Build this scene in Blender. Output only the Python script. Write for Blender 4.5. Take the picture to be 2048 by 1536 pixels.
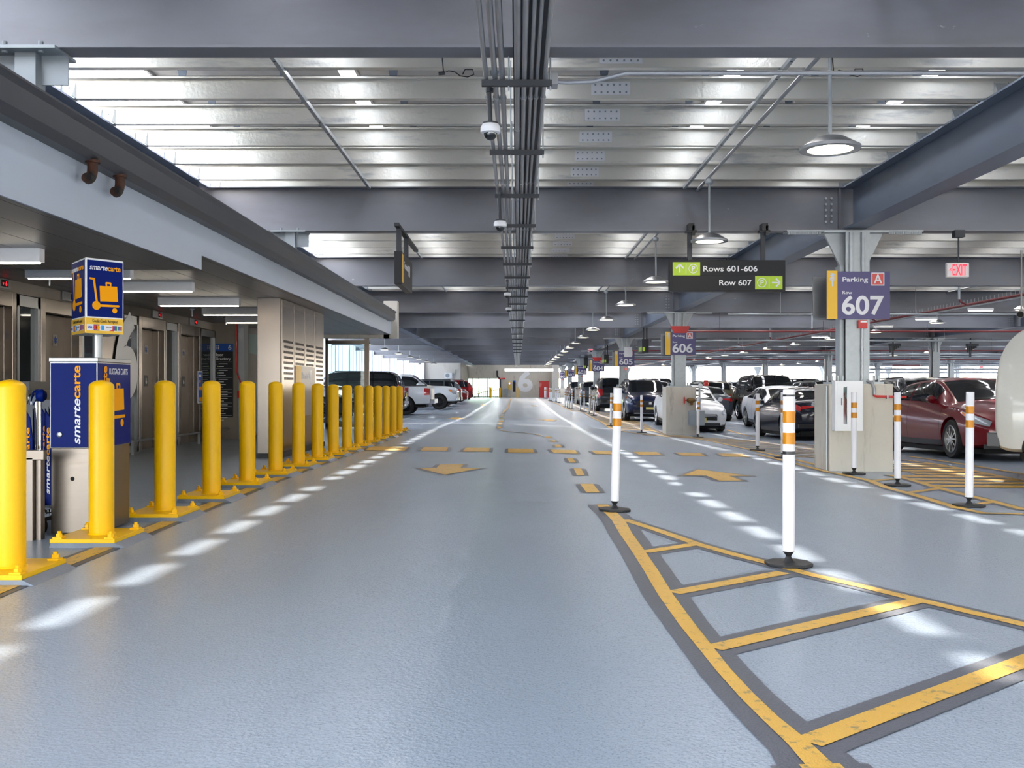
import bpy, math, random
from mathutils import Vector, Matrix
random.seed(7)
SC = bpy.context.scene
COL = SC.collection
for o in list(bpy.data.objects):
    bpy.data.objects.remove(o)

# ---------------------------------------------------------------- camera
F, CX, CY, H = 1991.0, 1035.0, 775.0, 1.10          # focal length in px of the 2048 frame, vanishing point, eye height
cam_d = bpy.data.cameras.new('camera'); cam = bpy.data.objects.new('camera', cam_d); COL.objects.link(cam)
cam_d.sensor_width = 36.0; cam_d.lens = F / 2048 * 36.0
cam_d.shift_x = (1024 - CX) / 2048; cam_d.shift_y = (CY - 768) / 2048
cam_d.clip_start = 0.05; cam_d.clip_end = 2000
cam.location = (0, 0, H); cam.rotation_euler = (math.radians(90), 0, 0)
SC.camera = cam

# ---------------------------------------------------------------- world, sun, exposure
SC.view_settings.view_transform = 'Standard'; SC.view_settings.look = 'None'
SC.view_settings.exposure = 2.2; SC.view_settings.gamma = 1.0; SC.view_settings.use_curve_mapping = False
SUN_EL, SUN_AZ = math.radians(48), math.radians(5.5)     # azimuth from +Y towards +X
W = bpy.data.worlds.new('sky'); SC.world = W; W.use_nodes = True
nt = W.node_tree; nt.nodes.clear()
sky = nt.nodes.new('ShaderNodeTexSky'); sky.sky_type = 'NISHITA'; sky.sun_disc = False
sky.sun_elevation = SUN_EL; sky.sun_rotation = SUN_AZ; sky.dust_density = 2.5; sky.air_density = 1.0; sky.ozone_density = 1.0
bg = nt.nodes.new('ShaderNodeBackground'); bg.inputs['Strength'].default_value = 0.62
wo = nt.nodes.new('ShaderNodeOutputWorld')
hz = nt.nodes.new('ShaderNodeMixRGB'); hz.inputs[0].default_value = 0.45; hz.inputs[2].default_value = (6.9, 6.7, 6.4, 1)   # thin bright overcast over the blue
nt.links.new(sky.outputs[0], hz.inputs[1]); nt.links.new(hz.outputs[0], bg.inputs[0]); nt.links.new(bg.outputs[0], wo.inputs[0])
sun_d = bpy.data.lights.new('sun', 'SUN'); sun_d.energy = 2.2; sun_d.angle = math.radians(1.4); sun_d.color = (1, .95, .87)
sun = bpy.data.objects.new('sun', sun_d); COL.objects.link(sun)
sun.rotation_euler = Vector((math.sin(SUN_AZ)*math.cos(SUN_EL), math.cos(SUN_AZ)*math.cos(SUN_EL), math.sin(SUN_EL))).to_track_quat('Z', 'Y').to_euler()
sun.location = (4, 60, 60)
SC.cycles.max_bounces = 8; SC.cycles.diffuse_bounces = 5; SC.cycles.glossy_bounces = 4; SC.cycles.transparent_max_bounces = 12
SC.cycles.sample_clamp_indirect = 6.0; SC.cycles.caustics_reflective = False; SC.cycles.caustics_refractive = False

# ---------------------------------------------------------------- floor height and picking
def lerp_tab(tab, x):
    if x <= tab[0][0]: return tab[0][1]
    for (a, va), (b, vb) in zip(tab, tab[1:]):
        if x <= b:
            t = (x-a)/(b-a); t = t*t*(3-2*t)
            return va+(vb-va)*t
    return tab[-1][1]
VT = [(5, 0), (25, 0), (45, -.15), (56, -.11), (76, -.01), (104, .045), (120, .05)]
WT = [(0, .04), (8, .05), (14, .075), (30, .25), (38, .1), (45, .10), (60, .12), (76, .10), (104, .02)]
def zf(x, y):
    g = max(0.0, min(1.35, (x+2.2)/7.2)); g = g*g*(1.35*3-2*g)/1.35**2*1.0 if g < 1.35 else 1.35
    b = .035*math.exp(-((y-11.5)/4.5)**2)*max(0, min(1, (-x-.6)/2.0))
    return lerp_tab(VT, y)-lerp_tab(WT, y)*g+b
def G(px, py):
    """floor point seen at a pixel of the photograph"""
    prev = .5
    y = .5
    fn = lambda y: H-(py-CY)/F*y-zf((px-CX)/F*y, y)
    while y < 140:
        if fn(y) < 0: break
        prev = y; y += .25 if y < 30 else .5
    a, b = prev, y
    for _ in range(30):
        m = (a+b)/2
        if fn(m) > 0: a = m
        else: b = m
    return ((px-CX)/F*a, a)

# ---------------------------------------------------------------- materials
def C(r, g, b):
    f = lambda c: (c/12.92 if c <= .04045 else ((c+.055)/1.055)**2.4)
    return (f(r/255), f(g/255), f(b/255), 1)
def mat(name, col, rough=.5, metal=0.0, var=.12, scale=4.0, bump=0.0, bscale=40.0, coat=0.0, stretch=None, emit=None, estr=0, rvar=0.0, spec=None, aniso=0.0, coords='Object'):
    m = bpy.data.materials.new(name); m.use_nodes = True
    n = m.node_tree.nodes; l = m.node_tree.links; b = n['Principled BSDF']
    b.inputs['Roughness'].default_value = rough; b.inputs['Metallic'].default_value = metal
    if coat: b.inputs['Coat Weight'].default_value = coat; b.inputs['Coat Roughness'].default_value = .03
    if spec is not None: b.inputs['Specular IOR Level'].default_value = spec
    if aniso: b.inputs['Anisotropic'].default_value = aniso
    tc = n.new('ShaderNodeTexCoord'); mp = n.new('ShaderNodeMapping'); l.new(tc.outputs[coords], mp.inputs[0])
    if stretch: mp.inputs['Scale'].default_value = stretch
    nz = n.new('ShaderNodeTexNoise'); nz.inputs['Scale'].default_value = scale; nz.inputs['Detail'].default_value = 5
    l.new(mp.outputs[0], nz.inputs[0])
    mx = n.new('ShaderNodeMixRGB'); l.new(nz.outputs[0], mx.inputs[0])
    mx.inputs[1].default_value = tuple(c*(1-var) for c in col[:3])+(1,); mx.inputs[2].default_value = tuple(min(1, c*(1+var)) for c in col[:3])+(1,)
    l.new(mx.outputs[0], b.inputs['Base Color'])
    if rvar:
        mr = n.new('ShaderNodeMapRange'); mr.inputs[3].default_value = max(0, rough-rvar); mr.inputs[4].default_value = min(1, rough+rvar)
        l.new(nz.outputs[0], mr.inputs[0]); l.new(mr.outputs[0], b.inputs['Roughness'])
    if bump:
        n2 = n.new('ShaderNodeTexNoise'); n2.inputs['Scale'].default_value = bscale; n2.inputs['Detail'].default_value = 3
        l.new(mp.outputs[0], n2.inputs[0]); bp = n.new('ShaderNodeBump'); bp.inputs['Strength'].default_value = bump; bp.inputs['Distance'].default_value = .01
        l.new(n2.outputs[0], bp.inputs['Height']); l.new(bp.outputs[0], b.inputs['Normal'])
    if emit: b.inputs['Emission Color'].default_value = emit; b.inputs['Emission Strength'].default_value = estr
    return m
def nodes_of(m):
    n = m.node_tree.nodes
    return n, m.node_tree.links, n['Principled BSDF']
def layered(m, col2, scale, lo, hi, stretch=None, rough2=None, detail=6):
    """worn / stained second colour over the first, where a noise passes a threshold"""
    n, l, b = nodes_of(m)
    tc = n.new('ShaderNodeTexCoord'); mp = n.new('ShaderNodeMapping'); l.new(tc.outputs['Object'], mp.inputs[0])
    if stretch: mp.inputs['Scale'].default_value = stretch
    nz = n.new('ShaderNodeTexNoise'); nz.inputs['Scale'].default_value = scale; nz.inputs['Detail'].default_value = detail; nz.inputs['Roughness'].default_value = .65
    l.new(mp.outputs[0], nz.inputs[0])
    mr = n.new('ShaderNodeMapRange'); mr.inputs[1].default_value = lo; mr.inputs[2].default_value = hi; l.new(nz.outputs[0], mr.inputs[0])
    mx = n.new('ShaderNodeMixRGB'); mx.inputs[2].default_value = col2; l.new(mr.outputs[0], mx.inputs[0])
    src = b.inputs['Base Color'].links[0].from_socket
    l.new(src, mx.inputs[1]); l.new(mx.outputs[0], b.inputs['Base Color'])
    return m
M = {}
M['floor'] = layered(layered(mat('floor_coating', C(151, 163, 176), .27, 0, .05, .8, .24, 65, rvar=0.0, spec=.55), C(124, 135, 148), 120, .50, .72, detail=2), C(138, 148, 161), .45, .45, .85, (1, .3, 1))
M['paint_y'] = layered(mat('road_paint_yellow', C(214, 166, 58), .38, 0, .08, 3, .25, 120), C(140, 120, 72), 22, .56, .66)
M['paint_d'] = mat('road_paint_dark', C(78, 82, 92), .42, 0, .10, 6, .25, 120)
M['tar'] = mat('crack_filler', C(70, 76, 86), .5, 0, .1, 6)
M['beam'] = layered(layered(mat('galvanised_beam', C(122, 124, 132), .46, .3, .14, 1.2, .05, 30, rvar=.08), C(98, 95, 97), .6, .45, .75, (.3, 1, 1)), C(190, 192, 198), 9, .70, .80, (.6, 1, 1))
M['girder'] = layered(mat('galvanised_girder', C(116, 126, 142), .46, .35, .12, 1.0, .05, 30, rvar=.08), C(90, 98, 112), 1.2, .5, .75, (1, .3, 1))
M['zinc'] = layered(mat('bright_zinc_purlin', C(226, 222, 212), .34, .3, .06, 2, .25, 26, rvar=.08), C(180, 180, 178), 1.5, .58, .68, (.5, 1, 3))
M['galv'] = mat('galvanised_steel', C(170, 175, 178), .42, .4, .16, 14, .04, 60, rvar=.1)
M['conduit'] = mat('steel_conduit', C(158, 160, 164), .36, .5, .15, 5)
M['strut'] = mat('dark_strut_channel', C(62, 64, 68), .5, .6, .15, 5)
M['panel_back'] = mat('solar_panel_backing', C(196, 193, 190), .45, 0, .05, 3)
M['alu'] = mat('brushed_aluminium', C(150, 152, 154), .34, .8, .06, 6)
M['steel'] = mat('brushed_stainless', C(128, 120, 113), .24, .95, .06, 3, 0, 40, 0, (1, 1, 40), rvar=.06)
M['steel_dull'] = layered(mat('dull_stainless_door', C(122, 112, 102), .36, .75, .08, 2, 0, 40, 0, (1, 1, 30), rvar=.06), C(112, 102, 92), 1.2, .5, .8)
M['gutter'] = mat('dark_gutter_sheet', C(72, 74, 80), .42, .3, .08, 1.5)
M['fascia'] = mat('pale_fascia_panel', C(196, 206, 220), .4, .1, .04, 1)
M['soffit'] = mat('soffit_panel', C(140, 136, 132), .35, .25, .05, 1.2)
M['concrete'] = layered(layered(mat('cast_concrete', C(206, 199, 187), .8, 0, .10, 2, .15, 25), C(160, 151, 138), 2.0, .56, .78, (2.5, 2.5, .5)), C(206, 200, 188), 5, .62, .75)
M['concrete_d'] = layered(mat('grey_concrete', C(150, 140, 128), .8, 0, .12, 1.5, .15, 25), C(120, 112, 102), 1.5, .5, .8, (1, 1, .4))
M['yellow'] = layered(mat('yellow_enamel', C(246, 190, 0), .38, 0, .03, 1.5, .03, 20, spec=.3), C(222, 164, 0), 2.0, .64, .85, (1, 1, .4))
M['grout'] = mat('grout_bed', C(122, 130, 142), .6, 0, .2, 9, .4, 30)
M['white_pvc'] = layered(mat('white_pvc', C(226, 224, 228), .45, 0, .03, 3), C(176, 172, 170), 6, .60, .76, (1, 1, .25))
M['orange_refl'] = mat('amber_reflector', C(196, 126, 0), .4, .1, .10, 60)
M['rubber'] = mat('black_rubber', C(26, 26, 28), .55, 0, .2, 10)
M['black'] = mat('black_plastic', C(30, 31, 34), .38, 0, .1, 6)
M['dark_in'] = mat('dark_recess', C(14, 14, 16), .8, 0, .1, 6)
M['sign_black'] = mat('charcoal_sign', C(26, 27, 31), .45, .0, .05, 4, spec=.3)
M['sign_blue'] = mat('navy_sign_face', C(76, 70, 118), .38, 0, .04, 2)
M['sign_yel'] = mat('gold_sign_face', C(238, 188, 48), .4, 0, .04, 2)
M['sign_red'] = mat('coral_sign_face', C(214, 82, 76), .4, 0, .04, 2)
M['green'] = mat('lime_sign_face', C(172, 204, 40), .4, 0, .04, 2)
M['white'] = mat('white_enamel', C(236, 236, 238), .35, 0, .03, 2)
M['letter'] = mat('reflective_lettering', C(226, 226, 230), .4, 0, .03, 20)
M['letter_d'] = mat('dark_lettering', C(70, 56, 30), .5, 0, .03, 20)
M['kiosk_blue'] = mat('royal_blue_panel', C(0, 26, 104), .5, 0, .05, 2, spec=.12)
M['kiosk_gold'] = mat('golden_graphic', C(246, 164, 0), .5, 0, .04, 2, spec=.15)
M['card_red'] = mat('red_print', C(214, 36, 40), .4); M['card_blue'] = mat('blue_print', C(20, 80, 170), .4); M['card_cyan'] = mat('cyan_print', C(40, 150, 215), .4); M['card_green'] = mat('green_print', C(30, 140, 80), .4)
M['red'] = mat('red_enamel', C(200, 34, 32), .35, 0, .08, 3, coat=.3)
M['red_dark'] = mat('red_pipe_paint', C(122, 36, 42), .45, 0, .1, 3)
M['rust'] = layered(mat('rusted_pipe', C(92, 58, 42), .7, .3, .3, 9, .3, 30), C(40, 36, 36), 5, .45, .6)
M['brass'] = mat('brass_valve', C(140, 108, 66), .4, .8, .15, 10)
M['box_grey'] = mat('grey_cabinet', C(150, 158, 164), .45, .3, .1, 5)
M['lamp_on'] = mat('lit_lamp_lens', C(255, 240, 205), .4, 0, .02, 5, emit=(1, .86, .58, 1), estr=2.2)
M['strip_on'] = mat('lit_led_strip', C(255, 246, 225), .4, 0, .02, 5, emit=(1, .90, .74, 1), estr=3.5)
M['tube_on'] = mat('lit_tube', C(255, 246, 225), .4, 0, .02, 5, emit=(1, .93, .82, 1), estr=1.2)
M['exit_face'] = mat('exit_sign_face', C(220, 214, 214), .4, 0, .03, 5)
M['exit_red'] = mat('lit_exit_letters', C(250, 30, 50), .4, 0, .03, 5, emit=(1, .03, .06, 1), estr=.35)
M['red_digit'] = mat('red_digits', C(250, 20, 20), .4, 0, .03, 5, emit=(1, .02, .03, 1), estr=.45)
M['blue_lamp'] = mat('blue_beacon', C(60, 80, 255), .3, 0, .03, 5, emit=(.15, .2, 1, 1), estr=2)
M['tire'] = mat('tyre_rubber', C(24, 24, 25), .7, 0, .2, 20, .1, 60)
M['rim'] = mat('alloy_rim', C(190, 190, 188), .25, .8, .05, 5)
M['rim_dark'] = mat('dark_alloy_rim', C(60, 60, 64), .3, .7, .1, 5)
M['chrome'] = mat('chrome', C(225, 225, 228), .08, 1, .02, 5)
M['car_glass'] = mat('tinted_car_glass', C(20, 24, 28), .03, 0, .05, 2, spec=.9)
M['head_lens'] = mat('headlamp_lens', C(178, 184, 192), .12, .35, .25, 30, coat=.8)
M['amber'] = mat('amber_lens', C(240, 130, 30), .2, 0, .1, 20, coat=.5)
M['tail_red'] = mat('tail_lamp_red', C(190, 14, 24), .15, 0, .12, 25, coat=.8)
M['plate_y'] = mat('yellow_number_plate', C(222, 204, 112), .45, 0, .06, 20)
M['screen'] = mat('white_perimeter_screen', C(228, 232, 238), .55, 0, .03, .6)
_n, _l, _b = M['screen'].node_tree.nodes, M['screen'].node_tree.links, M['screen'].node_tree.nodes['Principled BSDF']
_t = _n.new('ShaderNodeBsdfTranslucent'); _t.inputs[0].default_value = C(232, 238, 246); _m = _n.new('ShaderNodeMixShader'); _m.inputs[0].default_value = .45
_l.new(_b.outputs[0], _m.inputs[1]); _l.new(_t.outputs[0], _m.inputs[2]); _l.new(_m.outputs[0], _n['Material Output'].inputs[0])
M['cream_wall'] = layered(mat('cream_wall', C(206, 200, 190), .7, 0, .05, 1.5), C(178, 170, 160), 1.2, .55, .8, (1, 1, .4))
M['mint'] = mat('pale_mint_paint', C(204, 222, 214), .6, 0, .04, 2)
M['ground'] = mat('city_ground', C(170, 168, 164), .9, 0, .2, .05)
M['flag'] = mat('white_paper', C(236, 236, 238), .6, 0, .02, 3)
def glass_mat(name, tint, refl=1.0):
    m = bpy.data.materials.new(name); m.use_nodes = True; n = m.node_tree.nodes; l = m.node_tree.links; n.clear()
    o = n.new('ShaderNodeOutputMaterial'); mx = n.new('ShaderNodeMixShader'); t = n.new('ShaderNodeBsdfTransparent'); g = n.new('ShaderNodeBsdfGlossy')
    fr = n.new('ShaderNodeFresnel'); fr.inputs[0].default_value = 1.5
    t.inputs[0].default_value = tint; g.inputs['Roughness'].default_value = .02; g.inputs[0].default_value = (refl, refl, refl, 1)
    l.new(fr.outputs[0], mx.inputs[0]); l.new(t.outputs[0], mx.inputs[1]); l.new(g.outputs[0], mx.inputs[2]); l.new(mx.outputs[0], o.inputs[0])
    return m
M['glass'] = glass_mat('clear_pane', (.80, .90, .90, 1))
M['glass_mint'] = glass_mat('mint_pane', (.50, .60, .56, 1))
M['glass_dark'] = mat('dark_lobby_glass', C(30, 38, 42), .04, 0, .2, 1.5, spec=1.0)
def paint(name, rgb, metal=.3, rough=.28):
    if name not in M: M[name] = mat(name, C(*rgb), rough, metal, .04, 30, coat=.45, spec=.25)
    return M[name]

# ---------------------------------------------------------------- mesh building
class MB:
    def __init__(s): s.v = []; s.f = []; s.m = []
    def add(s, vs, fs, mi=0):
        k = len(s.v); s.v += [tuple(v) for v in vs]; s.f += [tuple(i+k for i in f) for f in fs]; s.m += [mi]*len(fs); return s
    def box(s, x0, x1, y0, y1, z0, z1, mi=0):
        return s.add([(x, y, z) for z in (z0, z1) for y in (y0, y1) for x in (x0, x1)], [(0, 2, 3, 1), (4, 5, 7, 6), (0, 1, 5, 4), (2, 6, 7, 3), (0, 4, 6, 2), (1, 3, 7, 5)], mi)
    def obox(s, o, u, v, w, mi=0):
        """box from corner o along three vectors"""
        o, u, v, w = map(Vector, (o, u, v, w))
        return s.add([o+u*a+v*b+w*c for c in (0, 1) for b in (0, 1) for a in (0, 1)], [(0, 2, 3, 1), (4, 5, 7, 6), (0, 1, 5, 4), (2, 6, 7, 3), (0, 4, 6, 2), (1, 3, 7, 5)], mi)
    def cyl(s, p0, p1, r, n=12, r2=None, mi=0):
        p0, p1 = Vector(p0), Vector(p1); d = (p1-p0).normalized(); q = d.to_track_quat('Z', 'X'); r2 = r if r2 is None else r2
        a = q @ Vector((1, 0, 0)); b = q @ Vector((0, 1, 0)); vs = []
        for p, rr in ((p0, r), (p1, r2)):
            for i in range(n):
                t = 2*math.pi*i/n; vs.append(p+a*(rr*math.cos(t))+b*(rr*math.sin(t)))
        fs = [(i, (i+1) % n, n+(i+1) % n, n+i) for i in range(n)]+[tuple(range(n-1, -1, -1)), tuple(range(n, 2*n))]
        return s.add(vs, fs, mi)
    def tube(s, path, r, n=8, mi=0):
        path = [Vector(p) for p in path]; vs = []; up = None
        for i, p in enumerate(path):
            d = (path[min(i+1, len(path)-1)]-path[max(i-1, 0)]).normalized()
            if up is None: up = d.orthogonal().normalized()
            up = (up-d*up.dot(d)).normalized(); w = d.cross(up); rr = r[i] if isinstance(r, (list, tuple)) else r
            for k in range(n):
                t = 2*math.pi*k/n; vs.append(p+up*(rr*math.cos(t))+w*(rr*math.sin(t)))
        fs = []
        for i in range(len(path)-1):
            for k in range(n): fs.append((i*n+k, i*n+(k+1) % n, (i+1)*n+(k+1) % n, (i+1)*n+k))
        fs += [tuple(range(n-1, -1, -1)), tuple(range((len(path)-1)*n, len(path)*n))]
        return s.add(vs, fs, mi)
    def lathe(s, prof, c=(0, 0, 0), n=24, axis='z', mi=0, close=True):
        vs = []
        for r, z in prof:
            for i in range(n):
                t = 2*math.pi*i/n; a, b = r*math.cos(t), r*math.sin(t)
                vs.append((c[0]+a, c[1]+b, c[2]+z) if axis == 'z' else ((c[0]+a, c[1]+z, c[2]+b) if axis == 'y' else (c[0]+z, c[1]+a, c[2]+b)))
        fs = []
        for j in range(len(prof)-1):
            for i in range(n):
                q = (j*n+i, j*n+(i+1) % n, (j+1)*n+(i+1) % n, (j+1)*n+i); fs.append(q[::-1] if axis == 'y' else q)
        if close:
            a, b = tuple(range(n-1, -1, -1)), tuple(range((len(prof)-1)*n, len(prof)*n)); fs += [a, b] if axis != 'y' else [a[::-1], b[::-1]]
        return s.add(vs, fs, mi)
    def prism(s, poly, o, u, v, w, mi=0):
        """2-D polygon (counter-clockwise seen from +w) at o in axes u, v, extruded along w"""
        o, u, v, w = map(Vector, (o, u, v, w)); n = len(poly)
        vs = [o+u*a+v*b for a, b in poly]+[o+u*a+v*b+w for a, b in poly]
        return s.add(vs, [tuple(range(n-1, -1, -1)), tuple(range(n, 2*n))]+[(i, (i+1) % n, n+(i+1) % n, n+i) for i in range(n)], mi)
    def grid(s, rows, mi=0, flip=False):
        n = len(rows[0]); vs = [p for r in rows for p in r]; fs = []
        for i in range(len(rows)-1):
            for j in range(n-1):
                q = (i*n+j, i*n+j+1, (i+1)*n+j+1, (i+1)*n+j); fs.append(q[::-1] if flip else q)
        return s.add(vs, fs, mi)
    def ibeam_x(s, x0, x1, y, zb, d, bf, tf=.018, tw=.014, mi=0):
        s.box(x0, x1, y-bf/2, y+bf/2, zb, zb+tf, mi); s.box(x0, x1, y-bf/2, y+bf/2, zb+d-tf, zb+d, mi); return s.box(x0, x1, y-tw/2, y+tw/2, zb+tf, zb+d-tf, mi)
    def ibeam_y(s, y0, y1, x, zb, d, bf, tf=.018, tw=.014, mi=0):
        s.box(x-bf/2, x+bf/2, y0, y1, zb, zb+tf, mi); s.box(x-bf/2, x+bf/2, y0, y1, zb+d-tf, zb+d, mi); return s.box(x-tw/2, x+tw/2, y0, y1, zb+tf, zb+d-tf, mi)
    def ribbon(s, pts, wd, dz, mi=0, step=.35):
        """painted line on the floor along pts [(x, y)], wd wide (number or one per point)"""
        wl = wd if isinstance(wd, (list, tuple)) else [wd]*len(pts)
        P = []
        for (a, wa), (b, wb) in zip(zip(pts, wl), zip(pts[1:], wl[1:])):
            n = max(1, int(math.dist(a, b)/step))
            for i in range(n): P.append((a[0]+(b[0]-a[0])*i/n, a[1]+(b[1]-a[1])*i/n, wa+(wb-wa)*i/n))
        P.append((pts[-1][0], pts[-1][1], wl[-1])); L, R = [], []
        for i, (x, y, w) in enumerate(P):
            a, b = P[max(0, i-1)], P[min(len(P)-1, i+1)]; dx, dy = b[0]-a[0], b[1]-a[1]; k = math.hypot(dx, dy) or 1
            nx, ny = -dy/k*w/2, dx/k*w/2
            L.append((x+nx, y+ny, zf(x+nx, y+ny)+dz)); R.append((x-nx, y-ny, zf(x-nx, y-ny)+dz))
        return s.grid([R, L], mi)
    def gpoly(s, pts, dz, mi=0):
        a = sum(p[0]*q[1]-q[0]*p[1] for p, q in zip(pts, pts[1:]+pts[:1]))
        if a < 0: pts = pts[::-1]
        return s.add([(x, y, zf(x, y)+dz) for x, y in pts], [tuple(range(len(pts)))], mi)
    def text(s, t, o, u, v, h, w=None, mi=0, align='l', shear=0.0, bold=0.0, lift=.002, thick=.0015):
        vs, fs, bw = font_mesh(t, shear, bold); k = h/CAP; o, u, v = Vector(o), Vector(u).normalized(), Vector(v).normalized(); nrm = u.cross(v)
        kx = k if w is None else w/bw
        off = {'l': 0, 'c': -bw*kx/2, 'r': -bw*kx}[align]
        return s.add([o+u*(x*kx+off)+v*(y*k)+nrm*(lift+(thick if z > 0 else 0)) for x, y, z in vs], fs, mi)
    def build(s, name, mats, parent=None, loc=None, bevel=0.0, smooth=35):
        me = bpy.data.meshes.new(name)
        org = Vector(loc) if loc else Vector((0, 0, 0))
        base = wloc(parent)+org if parent else org
        me.from_pydata([(x-base.x, y-base.y, z-base.z) for x, y, z in s.v], [], s.f)
        mats = mats if isinstance(mats, (list, tuple)) else [mats]
        for m in mats: me.materials.append(M[m] if isinstance(m, str) else m)
        if len(mats) > 1: me.polygons.foreach_set('material_index', s.m)
        if smooth:
            me.polygons.foreach_set('use_smooth', [True]*len(me.polygons)); me.set_sharp_from_angle(angle=math.radians(smooth))
        me.update()
        o = bpy.data.objects.new(name, me); COL.objects.link(o); o.location = org
        if parent: o.parent = parent
        if bevel:
            b = o.modifiers.new('bevel', 'BEVEL'); b.width = bevel; b.segments = 2; b.limit_method = 'ANGLE'; b.harden_normals = False
        return o
def wloc(o):
    v = Vector((0, 0, 0))
    while o: v = v+o.location; o = o.parent
    return v
_fc = {}
def font_mesh(t, shear, bold):
    k = (t, shear, bold)
    if k not in _fc:
        cu = bpy.data.curves.new('t', 'FONT'); cu.body = t; cu.size = 1; cu.shear = shear; cu.offset = bold; cu.extrude = .01; cu.resolution_u = 6
        ob = bpy.data.objects.new('t', cu); COL.objects.link(ob)
        dg = bpy.context.evaluated_depsgraph_get(); me = bpy.data.meshes.new_from_object(ob.evaluated_get(dg))
        vs = [tuple(v.co) for v in me.vertices]; fs = [tuple(p.vertices) for p in me.polygons]
        x0 = min(v[0] for v in vs); x1 = max(v[0] for v in vs)
        _fc[k] = ([(v[0]-x0, v[1], v[2]) for v in vs], fs, x1-x0)
        bpy.data.objects.remove(ob); bpy.data.curves.remove(cu); bpy.data.meshes.remove(me)
    return _fc[k]
CAP = 1.0
CAP = max(v[1] for v in font_mesh('H', 0, 0)[0])
X_, Y_, Z_ = Vector((1, 0, 0)), Vector((0, 1, 0)), Vector((0, 0, 1))

# ---------------------------------------------------------------- tagging
def tag(o, label, cat, group=None):
    o['label'] = label; o['category'] = cat
    if group: o['group'] = group
    return o
def thing(name, label, cat, loc, group=None):
    o = bpy.data.objects.new(name, None); COL.objects.link(o); o.location = loc; o.empty_display_size = .1
    return tag(o, label, cat, group)
def struct(o):
    o['kind'] = 'structure'; return o
def kids(o): return [c for c in bpy.data.objects if c.parent == o]
KID = {}
def copy_tree(o, parent=None):
    c = o.copy(); COL.objects.link(c)
    if parent: c.parent = parent
    if o.name not in KID: KID[o.name] = [k.name for k in o.children]
    for n in KID[o.name]: copy_tree(bpy.data.objects[n], c)
    return c
ORD = ['first', 'second', 'third', 'fourth', 'fifth', 'sixth', 'seventh', 'eighth', 'ninth', 'tenth', 'eleventh', 'twelfth', 'thirteenth', 'fourteenth', 'fifteenth', 'sixteenth', 'seventeenth', 'eighteenth', 'nineteenth', 'twentieth', 'twenty-first', 'twenty-second', 'twenty-third', 'twenty-fourth', 'twenty-fifth', 'twenty-sixth', 'twenty-seventh', 'twenty-eighth', 'twenty-ninth', 'thirtieth']
# ================================================================ SETTING
BAY = 7.74
BY = [6.72+BAY*k for k in range(-3, 14)]          # beam lines
ZB, DB = 3.36, .64                                   # underside and depth of the steel
XL, XR, YE = -10.4, 57.0, 108.5
GX = [-4.6, 4.85, 19.0, 33.2, 47.4]                  # longitudinal girder lines
# floor slab
def floor_mesh():
    xs = [XL-.4+i*.8 for i in range(int((XR-XL+1)/.8)+2)]; ys = []
    y = -17.0
    while y < YE+1: ys.append(y); y += .5 if y < 50 else 1.0
    mb = MB(); mb.grid([[(x, y, zf(x, y)) for x in xs] for y in ys])
    k = len(mb.v)
    mb.box(xs[0], xs[-1], ys[0], ys[-1], -1.2, -.9)
    return mb
floor = struct(floor_mesh().build('floor', 'floor', smooth=60))
struct(MB().box(-400, 400, -300, 600, -16.3, -16).build('ground', 'ground', smooth=0))

# --- painted markings: parts of the floor
def mark(name, mb, mats=('paint_d', 'paint_y'), label=None):
    o = mb.build(name, mats, floor, smooth=0)
    if label: o['label'] = label
    return o
def line(pts, wy=.10, wd=.22, name='painted_line', label=None):
    return mark(name, MB().ribbon(pts, wd, .003, 0).ribbon(pts, wy, .0055, 1), label=label)
def gp(l): return [G(*p) for p in l]
def crop1(l): return [(1100+x/2.1603, 950+y/2.1603) for x, y in l]
def crop2(l): return [(1640+x/5.02, 860+y/5.02) for x, y in l]
def crop3(l): return [(1100+x/3.103, 760+y/3.103) for x, y in l]
def crop4(l): return [(780+x/5.12, 680+y/5.12) for x, y in l]
# island outline in the right foreground
ml = crop1([(200, 130), (265, 195), (300, 255), (345, 320), (402, 410), (466, 520), (557, 650), (640, 752), (722, 855), (820, 965), (920, 1065), (1030, 1172), (1110, 1266)])
mr = crop1([(250, 130), (322, 195), (355, 255), (402, 320), (464, 410), (532, 520), (620, 640), (700, 742), (782, 845), (880, 950), (985, 1050), (1110, 1150), (1235, 1266)])
gl, gr = gp(ml), gp(mr)
def strip2(L, R, dz, mi, mb, grow=0.0):
    P, Q = [], []
    for a, b in zip(L, R):
        d = math.dist(a, b) or 1; ux, uy = (b[0]-a[0])/d, (b[1]-a[1])/d
        a = (a[0]-ux*grow, a[1]-uy*grow); b = (b[0]+ux*grow, b[1]+uy*grow)
        P.append((a[0], a[1], zf(*a)+dz)); Q.append((b[0], b[1], zf(*b)+dz))
    mb.grid([P, Q], mi, flip=True)
mb = MB(); strip2(gl, gr, .003, 0, mb, .085); strip2(gl, gr, .0055, 1, mb)
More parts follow.
